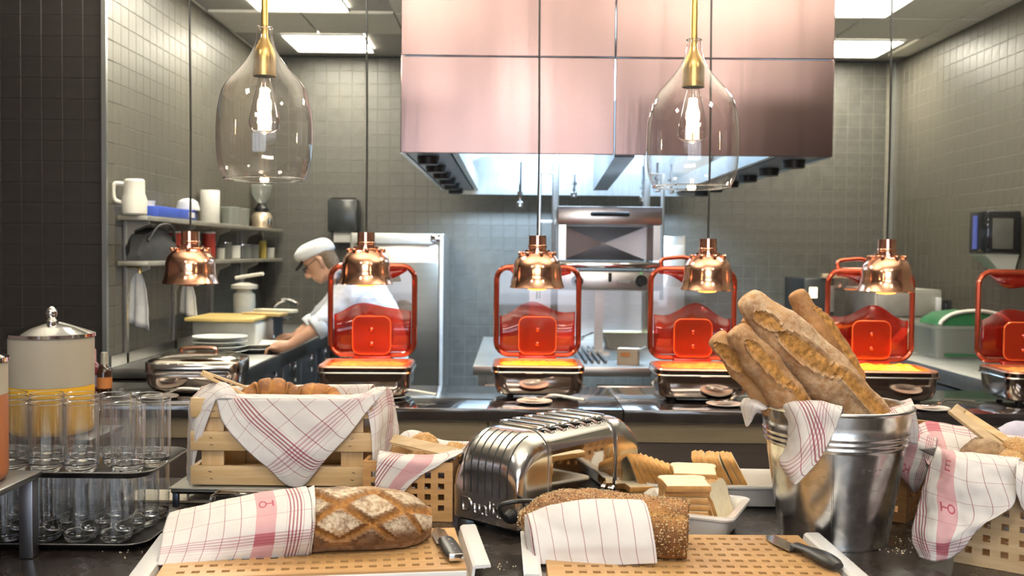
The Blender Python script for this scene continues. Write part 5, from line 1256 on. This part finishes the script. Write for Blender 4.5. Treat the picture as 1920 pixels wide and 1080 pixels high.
basket('small lattice basket of seeded rolls left of the toaster', cb-xd*bw_/2+yd*bd_/2+V((0,0,.0005)), rzb, bw_, bd_, .128, (BEECH,BEECHD), 6, 4, 5)
bm = B()
patch(bm, PP([[(712,845,2.15),(760,852,2.17),(813,852,2.17),(858,842,2.15)],[(708,858,2.12),(760,862,2.128),(813,866,2.128),(868,846,2.125)],[(705,885,2.112),(745,892,2.122),(792,888,2.125),(848,858,2.12)],[(702,915,2.108),(735,915,2.12),(768,904,2.125),(800,884,2.125)],[(700,943,2.105),(716,948,2.115),(733,949,2.122),(752,925,2.125)]]),
   lambda a, b: (.02+.16*a*(1-.4*b)+.06*b, .222+.10*(1-b)+.02*a), 36, 36, .002)
patch(bm, PP([[(712,845,2.15),(760,852,2.17),(813,852,2.17),(858,842,2.15)],[(725,895,2.19),(765,900,2.2),(810,900,2.2),(845,890,2.19)],[(735,890,2.26),(770,890,2.27),(815,890,2.27),(850,885,2.26)],[(735,832,2.32),(772,808,2.335),(830,826,2.33),(884,829,2.32)],[(728,845,2.335),(765,830,2.36),(830,850,2.355),(890,850,2.34)]]), ((.18,.1),(.2,.1),(.1,-.2)), 30, 30, .001)
patch(bm, PP([[(868,846,2.125),(866,842,2.16),(884,829,2.30)],[(866,880,2.128),(870,880,2.17),(885,870,2.28)],[(862,930,2.13),(868,930,2.17),(880,920,2.25)],[(858,968,2.135),(863,972,2.17),(872,960,2.2)]]), ((.14,.1),(.05,.1),(0,-.15)), 12, 24, .0012)
tag(clothobj('napkin', bm, mat=CLOTH), 'checked napkin lining the small lattice basket left of the toaster', 'napkin', 'checked napkins')
gb = 'rolls in the small lattice basket'
bun('round seeded roll at the back of the small basket, above the tongs', P(795,836,2.29), .034, .030, BUN, gb, 420, .2)
bun('seeded roll below the tongs in the small basket', P(790,862,2.225), .034, .024, BUN, gb, 420)
bun('seeded roll at the right of the small basket next to the toaster', P(853,850,2.26), .030, .026, BUN, gb, 300)
bun('pale roll at the left front of the small basket', P(737,866,2.19), .026, .018, BUNP, gb)
bun('pale roll under the right end of the tongs in the small basket', P(812,872,2.185), .024, .018, BUNP, gb)
t = thing('wooden_tongs', 'flat pale wooden tongs lying across the small lattice basket', 'tongs', P(800,836,2.2), 0, 'wooden tongs'); o = V(t.location)
bm = B(); bar(bm, P(735,822,2.225)-o, P(860,850,2.16)-o, .0245, .004, up=V((0,-.7,.7))); obj('arm', bm, BEECHP, t)
bm = B(); bar(bm, P(737,828,2.245)-o, P(850,862,2.19)-o, .018, .004, up=V((0,-.7,.7))); obj('arm', bm, PINE, t)
# ------------------------------------------------------------------ sliced bread in ceramic dishes
def gdish(label, c, rz, w, d, h, mat):
    t = thing('ceramic_dish', label, 'dish', (c[0], c[1], T+.0005), rz, 'ceramic bread dishes')
    bm = B(); rloft(bm, [(w-.06,d-.06,.02,0),(w-.05,d-.05,.025,.003),(w-.03,d-.03,.025,h-.012),(w-.003,d-.003,.025,h-.008),(w,d,.025,h-.004),(w-.003,d-.003,.025,h),(w-.03,d-.03,.02,h-.001),(w-.045,d-.045,.02,h-.01),(w-.065,d-.065,.02,.008)], 5); obj('dish', bm, mat, t)
    bm = B(); rloft(bm, [(w-.075,d-.075,.02,.0082),(w-.075,d-.075,.02,.009)], 5); obj('floor', bm, mat, t); return t
fr, rt = G(1372,974,T+.058), G(1427,931,T+.058)
rzd = math.radians(-24); xd, yd = V((cos(rzd), sin(rzd), 0)), V((-sin(rzd), cos(rzd), 0))
DW, DD = .225, .205
dc = fr-xd*(DW/2-.004)+yd*(DD/2-.004)
gdish('white ceramic dish of soft white bread slices beside the metal bucket', dc, rzd, DW, DD, .058, CERAMIC)
gdish('long ceramic dish of toast bread slices behind the white bread', (.535, 2.345), -.03, .44, .19, .055, CERAMIC)
CRUMB = M('bread_crumb', (.85,.75,.54), .85, 0, .06, 60, bmp=.4, bscale=300)
CRUST = M('bread_crust', (.48,.24,.065), .65, 0, .22, 22, bmp=.3)
CRUSTP = M('pale_crust', (.44,.23,.075), .65, 0, .2, 22, bmp=.3)
def slice_proto(mat):
    w, h, th = .098, .096, .0125
    o = [(-w*.47,0),(w*.47,0),(w*.47,h*.62),(w*.52,h*.70),(w*.52,h*.86),(w*.46,h*.96),(w*.33,h),(0,h*.985),(-w*.33,h),(-w*.46,h*.96),(-w*.52,h*.86),(-w*.52,h*.70),(-w*.47,h*.62)]
    bm = B(); plate2d(bm, [(x*.965, .0017+y*.965) for x, y in o], th+.0006, lambda x,y,z: V((x,z,y))); s = obj('bread_slice', bm, CRUMB, ang=30)
    bm = B(); plate2d(bm, o, th, lambda x,y,z: V((x,z,y))); bmesh.ops.bevel(bm, geom=[e for e in bm.edges if e.calc_length() > .003 and abs((e.verts[0].co-e.verts[1].co).y) < 1e-6], offset=.0015, segments=1, affect='EDGES'); obj('crust', bm, mat, s, ang=50); return s
SP1, SP2 = slice_proto(CRUSTP), slice_proto(CRUST); used = set()
def slice_at(pr, label, loc, eul, grp):
    o = pr if pr.name not in used else copy_tree(pr)
    used.add(pr.name); o.location = loc; o.rotation_euler = eul; return tag(o, label, 'bread slice', grp)
g1 = 'white bread slices in the front dish'
ctr = dc+V((0,0,.012)); ORDS = ('lowest','second lowest','third','fourth','fifth','second topmost','topmost')
def R3(rz, rx, ry=0): return (Matrix.Rotation(rz,3,'Z') @ Matrix.Rotation(ry,3,'Y') @ Matrix.Rotation(rx,3,'X')).to_euler()
ptop = G(1291,908,1.0)
for k in range(7):
    z = T+.0185+.0138*k; top = k == 6
    slice_at(SP1, '%s soft white slice of the flat pile in the front dish' % ORDS[k], V((ptop.x-.012+.003*(k%2), ptop.y-.045+.0015*k, z)) if not top else V((ptop.x-.008, ptop.y-.05, z)), R3(rzd+.35+(.04 if k % 2 else -.02)+(.12 if top else 0), -PI/2+.02), g1)
slice_at(SP1, 'white slice lying behind the topmost slice of the pile', V((ptop.x+.022, ptop.y+.045, T+.0185+.0138*6+.004)), R3(rzd+.30, -PI/2+.05), g1)
for k in range(5):
    q = P(1352+9*k, 960-4*k, 2.04+.010*k); q.z = T+.018
    slice_at(SP1, '%s white slice leaning at the right end of the front dish' % ('first','second','third','fourth','outermost')[k], V((ptop.x+.044+.0100*k, ptop.y+.018-.002*k, T+.0115)), R3(rzd+PI/2-.15, -.24-.03*k), g1)
g2 = 'toast slices in the long rear dish'
for k in range(10):
    q = P(1206+12*k, 0, 2.33)
    slice_at(SP2, '%s toast slice from the left of the fan behind the toaster' % ('first','second','third','fourth','fifth','sixth','seventh','eighth','ninth','tenth')[k], V((q.x+.012+.0015*k, 2.33-.002*k, T+.030-.0012*k)), R3(PI/2+.10, -.42-.05*k), g2)
for k in range(2): slice_at(SP2, ('lower','upper')[k]+' dark toast slice lying flat below the left fan', V((P(1228,0,2.28).x, 2.255, T+.030+.0145*k)), R3(.1+.1*k, -PI/2), g2)
for k in range(9):
    q = P(1352+9*k, 0, 2.31)
    slice_at(SP2, '%s toast slice from the left of the heap beside the bucket' % ('first','second','third','fourth','fifth','sixth','seventh','eighth','ninth')[k], V((q.x+.003, 2.348-.001*k, T+.022)), R3(PI/2-.18+random.uniform(-.08,.08), -.46+random.uniform(-.07,.05)), g2)
# ------------------------------------------------------------------ metal bucket of baguettes
bc = V((.668, 2.04, T+.0005)); BR0, BR1, BH = .107, .151, .278
GALV, t_, b_ = base('galvanised_steel'); vv_ = coords(t_); vo = nn(t_, 'ShaderNodeTexVoronoi'); vo.inputs['Scale'].default_value = 70; t_.links.new(vv_, vo.inputs['Vector'])
t_.links.new(ramp(t_, vo.outputs[1], (.55,.56,.56), (.70,.70,.69), .2, .8), b_.inputs['Base Color']); b_.inputs['Metallic'].default_value = 1
t_.links.new(rng(t_, noi(t_, vv_, 9), .3, .7, .16, .3), b_.inputs['Roughness'])
t = thing('metal_bucket', 'galvanised metal bucket holding the baguettes', 'bucket', bc)
br = lambda z: BR0+(BR1-BR0)*z/BH
pf = [(0,.006),(br(0)-.003,.006),(br(0)-.001,0),(br(0)+.0015,0),(br(0)+.002,.006),(br(.01),.009)]
zz = .02
for z in (.05,.1,.15,.195): pf.append((br(z), z))
for z in (.204,.215,.226): pf += [(br(z-.004),z-.004),(br(z)+.0028,z-.001),(br(z)+.0028,z+.001),(br(z+.004),z+.004)]
pf += [(br(.25),.25),(br(.272),.272)]
bm = B(); lathe(bm, pf+[(br(.272)-.0015,.272),(br(.15)-.0015,.15),(br(.01)-.0015,.01),(0,.0095)], seg=64, cap0=False, cap1=False); obj('body', bm, GALV, t, ang=60)
bm = B(); ringtube(bm, [V((br(BH)*cos(k*PI/32), br(BH)*sin(k*PI/32), BH-.003)) for k in range(64)], .0042, 8); obj('rolled_rim', bm, GALV, t)
bm = B(); a = -PI/2-.33; tube(bm, [(br(z)*cos(a), br(z)*sin(a), z) for z in (.008,.1,.198)], .0018, 6); obj('seam', bm, GALV, t)
lm = M('stamped_steel', (.34,.34,.33), .4, 1.)
for k, ch in enumerate('7220 69'):
    if ch == ' ': continue
    a = -PI/2+.12+.085*k; z = .166; textmesh('stamped_digit', ch, .016, .0003, lm, t, Matrix.Translation(((br(z)+.0004)*cos(a), (br(z)+.0004)*sin(a), z)) @ Euler((PI/2-.158, 0, a+PI/2)).to_matrix().to_4x4())
BAG = bread('baguette_crust', (.26,.11,.03), (.47,.225,.065), (.46,.22,.05), (.70,.57,.41), .75, .75, 130)
def baguette(label, pts, r, cuts, tip=.35, fl=.9):
    pts = [V(p) for p in pts]; bm = B()
    loafmesh(bm, pts, lambda s: r*(tip+(1-tip)*min(1, (s/.42))**.95)*(1 if s > .03 else (.25+.75*math.sqrt(max(0, 1-(1-s/.03)**2))))*(1 if s < .93 else (1-.6*((s-.93)/.07)**2))*(1+.05*sin(s*23)), 56, 130, 1., cuts, .003, lambda s, th: fl*(.55+.45*noise.noise(V((s*5,th*1.5,r*50)))))
    return tag(obj('baguette', bm, BAG), label, 'baguette', 'baguettes in the metal bucket')
baguette('largest floury baguette leaning in the middle of the bucket', [P(1397,556,2.01), P(1440,600,2.02), P(1510,668,2.025), P(1585,745,2.03), P(1640,815,2.05)], .054, [(.10,2.1,.30,1.7,.013,.010),(.30,1.9,.62,1.5,.019,.013),(.58,1.35,.97,1.1,.016,.011)], .42, 1.35)
baguette('baguette in front with a golden split, second from the left in the bucket', [P(1378,614,1.985), P(1405,650,1.985), P(1450,710,1.99), P(1500,775,1.99), P(1560,860,2.0)], .036, [(.16,1.6,.60,1.2,.012,.009),(.55,1.2,.95,.8,.011,.008)], .55)
baguette('leftmost baguette with a split tip leaning out of the bucket', [P(1340,628,2.035), P(1374,668,2.035), P(1424,724,2.03), P(1475,790,2.03), P(1520,870,2.02)], .030, [(.04,2.1,.4,1.6,.013,.008)], .65, .6)
baguette('mostly hidden dark baguette behind the largest one in the bucket', [P(1402,592,2.12), P(1425,632,2.12), P(1480,720,2.10), P(1550,830,2.09)], .030, [(.3,1.8,.7,1.4,.012,.006)], .6, .1)
baguette('slim baguette standing at the back right of the bucket', [P(1492,545,2.11), P(1515,590,2.11), P(1555,650,2.11), P(1600,735,2.11), P(1640,830,2.10)], .033, [(.2,.9,.75,.7,.013,.008)], .5, .45)
bm = B()
patch(bm, PP([[(1440,768,2.04),(1478,775,1.99),(1515,772,1.965),(1545,772,1.95),(1582,778,1.94)],[(1444,754,2.03),(1480,756,1.955),(1515,752,1.935),(1545,754,1.92),(1580,763,1.905)],[(1447,762,2.012),(1482,766,1.932),(1518,764,1.908),(1547,768,1.896),(1578,772,1.88)],[(1463,805,2.0),(1492,810,1.928),(1520,808,1.903),(1548,806,1.894),(1568,800,1.885)],[(1466,845,1.99),(1487,852,1.928),(1510,852,1.90),(1534,846,1.893),(1552,834,1.888)],[(1462,868,1.985),(1478,882,1.93),(1494,888,1.905),(1512,882,1.897),(1532,868,1.892)],[(1480,900,1.96),(1487,906,1.93),(1491,909,1.91),(1496,906,1.903),(1505,896,1.9)]]),
   lambda a, b: (.17*a*(1-b*.85)+.0, .2*(1-a)*(1-b*.9)+.02), 40, 44, .0025)
patch(bm, PP([[(1440,765,2.0),(1418,748,2.02),(1395,748,2.08)],[(1436,768,1.98),(1410,758,1.985),(1388,758,2.05)],[(1420,772,1.99),(1405,785,2.0),(1392,775,2.04)],[(1408,792,2.0),(1402,800,2.01),(1398,797,2.03)]]), ((.15,.09),(.08,0),(0,.08)), 16, 20, .0015)
patch(bm, PP([[(1632,772,2.14),(1668,756,2.16),(1700,754,2.13)],[(1650,776,2.10),(1680,760,2.10),(1708,747,2.06)],[(1660,782,1.94),(1694,772,1.96),(1716,770,2.0)],[(1690,800,1.97),(1702,806,1.98),(1722,806,2.0)],[(1694,822,2.0),(1706,830,2.0),(1720,834,2.01)]]), ((.03,.02),(.12,0),(0,.14)), 22, 26, .002)
patch(bm, PP([[(1590,775,2.16),(1620,765,2.175),(1660,757,2.18)],[(1590,800,2.12),(1620,800,2.13),(1660,795,2.13)]]), ((.14,.1),(.07,0),(0,.05)), 14, 10, .002)
tag(clothobj('napkin', bm, mat=CLOTH2), 'checked napkin folded over the rim of the metal bucket', 'napkin', 'checked napkins')
# ------------------------------------------------------------------ right baskets
rq = math.radians(-37); xd, yd = V((cos(rq), sin(rq), 0)), V((-sin(rq), cos(rq), 0))
fc_ = G(1788,1054,T); w2, d2 = .30, .2
basket('tall lattice basket of dark rolls at the right front of the table', fc_+xd*w2/2+yd*d2/2+V((0,0,.0005)), rq, w2, d2, .188, (BEECHP,BEECHP), 9, 6, 6)
basket('tall lattice basket mostly hidden behind the bucket at right', V((.84,2.285,T+.0005)), rq, .2, .19, .2, (BEECHD,BEECHD), 6, 6, 6)
bm = B()
patch(bm, PP([[(1757,838,1.99),(1795,848,1.93),(1832,852,1.905),(1872,854,1.88),(1912,858,1.855)],[(1752,850,1.945),(1790,857,1.882),(1829,861,1.858),(1870,862,1.836),(1911,866,1.812)],[(1735,900,1.94),(1772,905,1.876),(1815,910,1.846),(1865,905,1.823),(1908,900,1.805)],[(1717,960,1.925),(1760,963,1.866),(1805,965,1.843),(1855,962,1.817),(1898,950,1.80)],[(1709,1012,1.905),(1742,1018,1.855),(1775,1015,1.838),(1806,1000,1.830),(1845,983,1.815)],[(1725,1044,1.88),(1740,1050,1.86),(1757,1053,1.85),(1778,1049,1.845),(1800,1036,1.84)]]),
   lambda a, b: (.045+.22*a*(1-.35*b)+.04*(1-b)-.02*b, .015+.24*(1-b)+.03*a), 56, 56, .003)
patch(bm, PP([[(1905,862,1.83),(1930,868,1.82),(1960,870,1.80)],[(1905,885,1.79),(1925,895,1.785),(1960,890,1.77)],[(1905,920,1.785),(1922,935,1.78),(1960,930,1.765)],[(1915,950,1.785),(1928,962,1.78),(1960,960,1.765)]]), ((.2,.1),(.05,0),(0,.1)), 14, 18, .003)
patch(bm, PP([[(1722,842,2.05),(1760,860,2.0),(1800,870,1.96),(1860,870,1.91),(1925,875,1.87)],[(1757,838,1.99),(1795,848,1.93),(1832,852,1.905),(1872,854,1.88),(1912,858,1.855)][::1],]), ((.3,.1),(.2,0),(0,.03)), 20, 6, .001)
patch(bm, PP([[(1712,800,2.16),(1745,790,2.20),(1800,799,2.17),(1860,811,2.12),(1930,818,2.06)],[(1728,838,2.10),(1760,832,2.11),(1810,838,2.09),(1870,848,2.05),(1930,850,2.0)],[(1740,872,2.03),(1775,878,2.02),(1820,884,1.99),(1875,884,1.95),(1930,884,1.92)],[(1757,850,1.97),(1795,868,1.95),(1832,874,1.92),(1872,876,1.89),(1912,880,1.865)]]), lambda a, b: (.05+.24*a, .05+.16*b), 34, 26, .002)
tag(clothobj('napkin', bm), 'checked napkin with woven key hanging over the right front basket', 'napkin', 'checked napkins')
bm = B()
patch(bm, PP([[(1700,790,2.25),(1730,800,2.24),(1758,815,2.2)],[(1689,810,2.13),(1722,822,2.10),(1755,832,2.06)],[(1684,842,2.12),(1714,855,2.085),(1746,862,2.05)],[(1680,878,2.12),(1704,895,2.085),(1732,898,2.06)],[(1700,905,2.11),(1712,922,2.09),(1722,920,2.08)]]), lambda a, b: (.04+.11*(1-a), .03+.15*b), 26, 32, .003)
tag(clothobj('napkin', bm), 'checked napkin hanging over the hidden rear basket beside the bucket', 'napkin', 'checked napkins')
gr = 'rolls in the right front basket'
bun('dark roll under the tongs in the right front basket', P(1848,856,1.955), .045, .034, BUND, gr, 60)
bun('seeded brown roll at the right edge of the picture', P(1908,846,1.94), .030, .026, BUN, gr, 300)
bun('seeded roll low in the right front basket by the napkin', P(1897,870,1.915), .034, .026, BUN, gr, 300)
bun('brown roll behind the dark one in the right front basket', P(1842,836,2.03), .026, .018, BUND, gr)
t = thing('wooden_tongs', 'pale wooden tongs leaning out of the right front basket', 'tongs', P(1840,806,2.0), 0, 'wooden tongs'); o = V(t.location)
bm = B(); bar(bm, P(1785,769,2.05)-o, P(1893,853,1.95)-o, .026, .008, up=V((.3,-.75,.5))); obj('arm', bm, BEECHP, t)
bm = B(); bar(bm, P(1791,764,2.07)-o, P(1906,838,1.985)-o, .020, .007, up=V((.3,-.75,.5))); obj('arm', bm, PINE, t)
bm = B(); bar(bm, P(1786,766,2.06)-o, P(1803,779,2.05)-o, .028, .014, up=V((.3,-.75,.5))); obj('pivot_block', bm, BEECHP, t)
LIL = M('lilac_cloth', (.50,.48,.60), .85, 0, .08, 30, bmp=.3)
bm = B(); patch(bm, PP([[(1868,815,2.36),(1895,800,2.36),(1940,797,2.36)],[(1872,806,2.33),(1898,794,2.34),(1940,795,2.34)],[(1875,820,2.30),(1900,818,2.30),(1945,820,2.30)],[(1872,870,2.28),(1900,872,2.28),(1945,875,2.28)],[(1872,960,2.27),(1900,962,2.27),(1945,965,2.27)]]), ((0,0),(.1,0),(0,.1)), 18, 20, .002)
o = tag(obj('folded_cloth', bm, LIL, ang=180, recalc=False), 'lilac cloth hanging behind the right front basket', 'cloth'); o.modifiers.new('t', 'SOLIDIFY').thickness = .003
bm = B(); random.seed(3)
for _ in range(70):
    x, y = random.choice(((1680,1030),(1690,1035),(250,1035),(880,1000),(940,1060),(1700,1015))); g = G(x+random.gauss(0,16), y+random.gauss(0,5), T)
    bmesh.ops.create_icosphere(bm, subdivisions=1, radius=random.uniform(.0006,.0016), matrix=Matrix.Translation(g+V((0,0,.0008))))
tag(obj('crumbs', bm, CRUMB), 'pale bread crumbs scattered on the dark table', 'crumbs', kind='stuff')
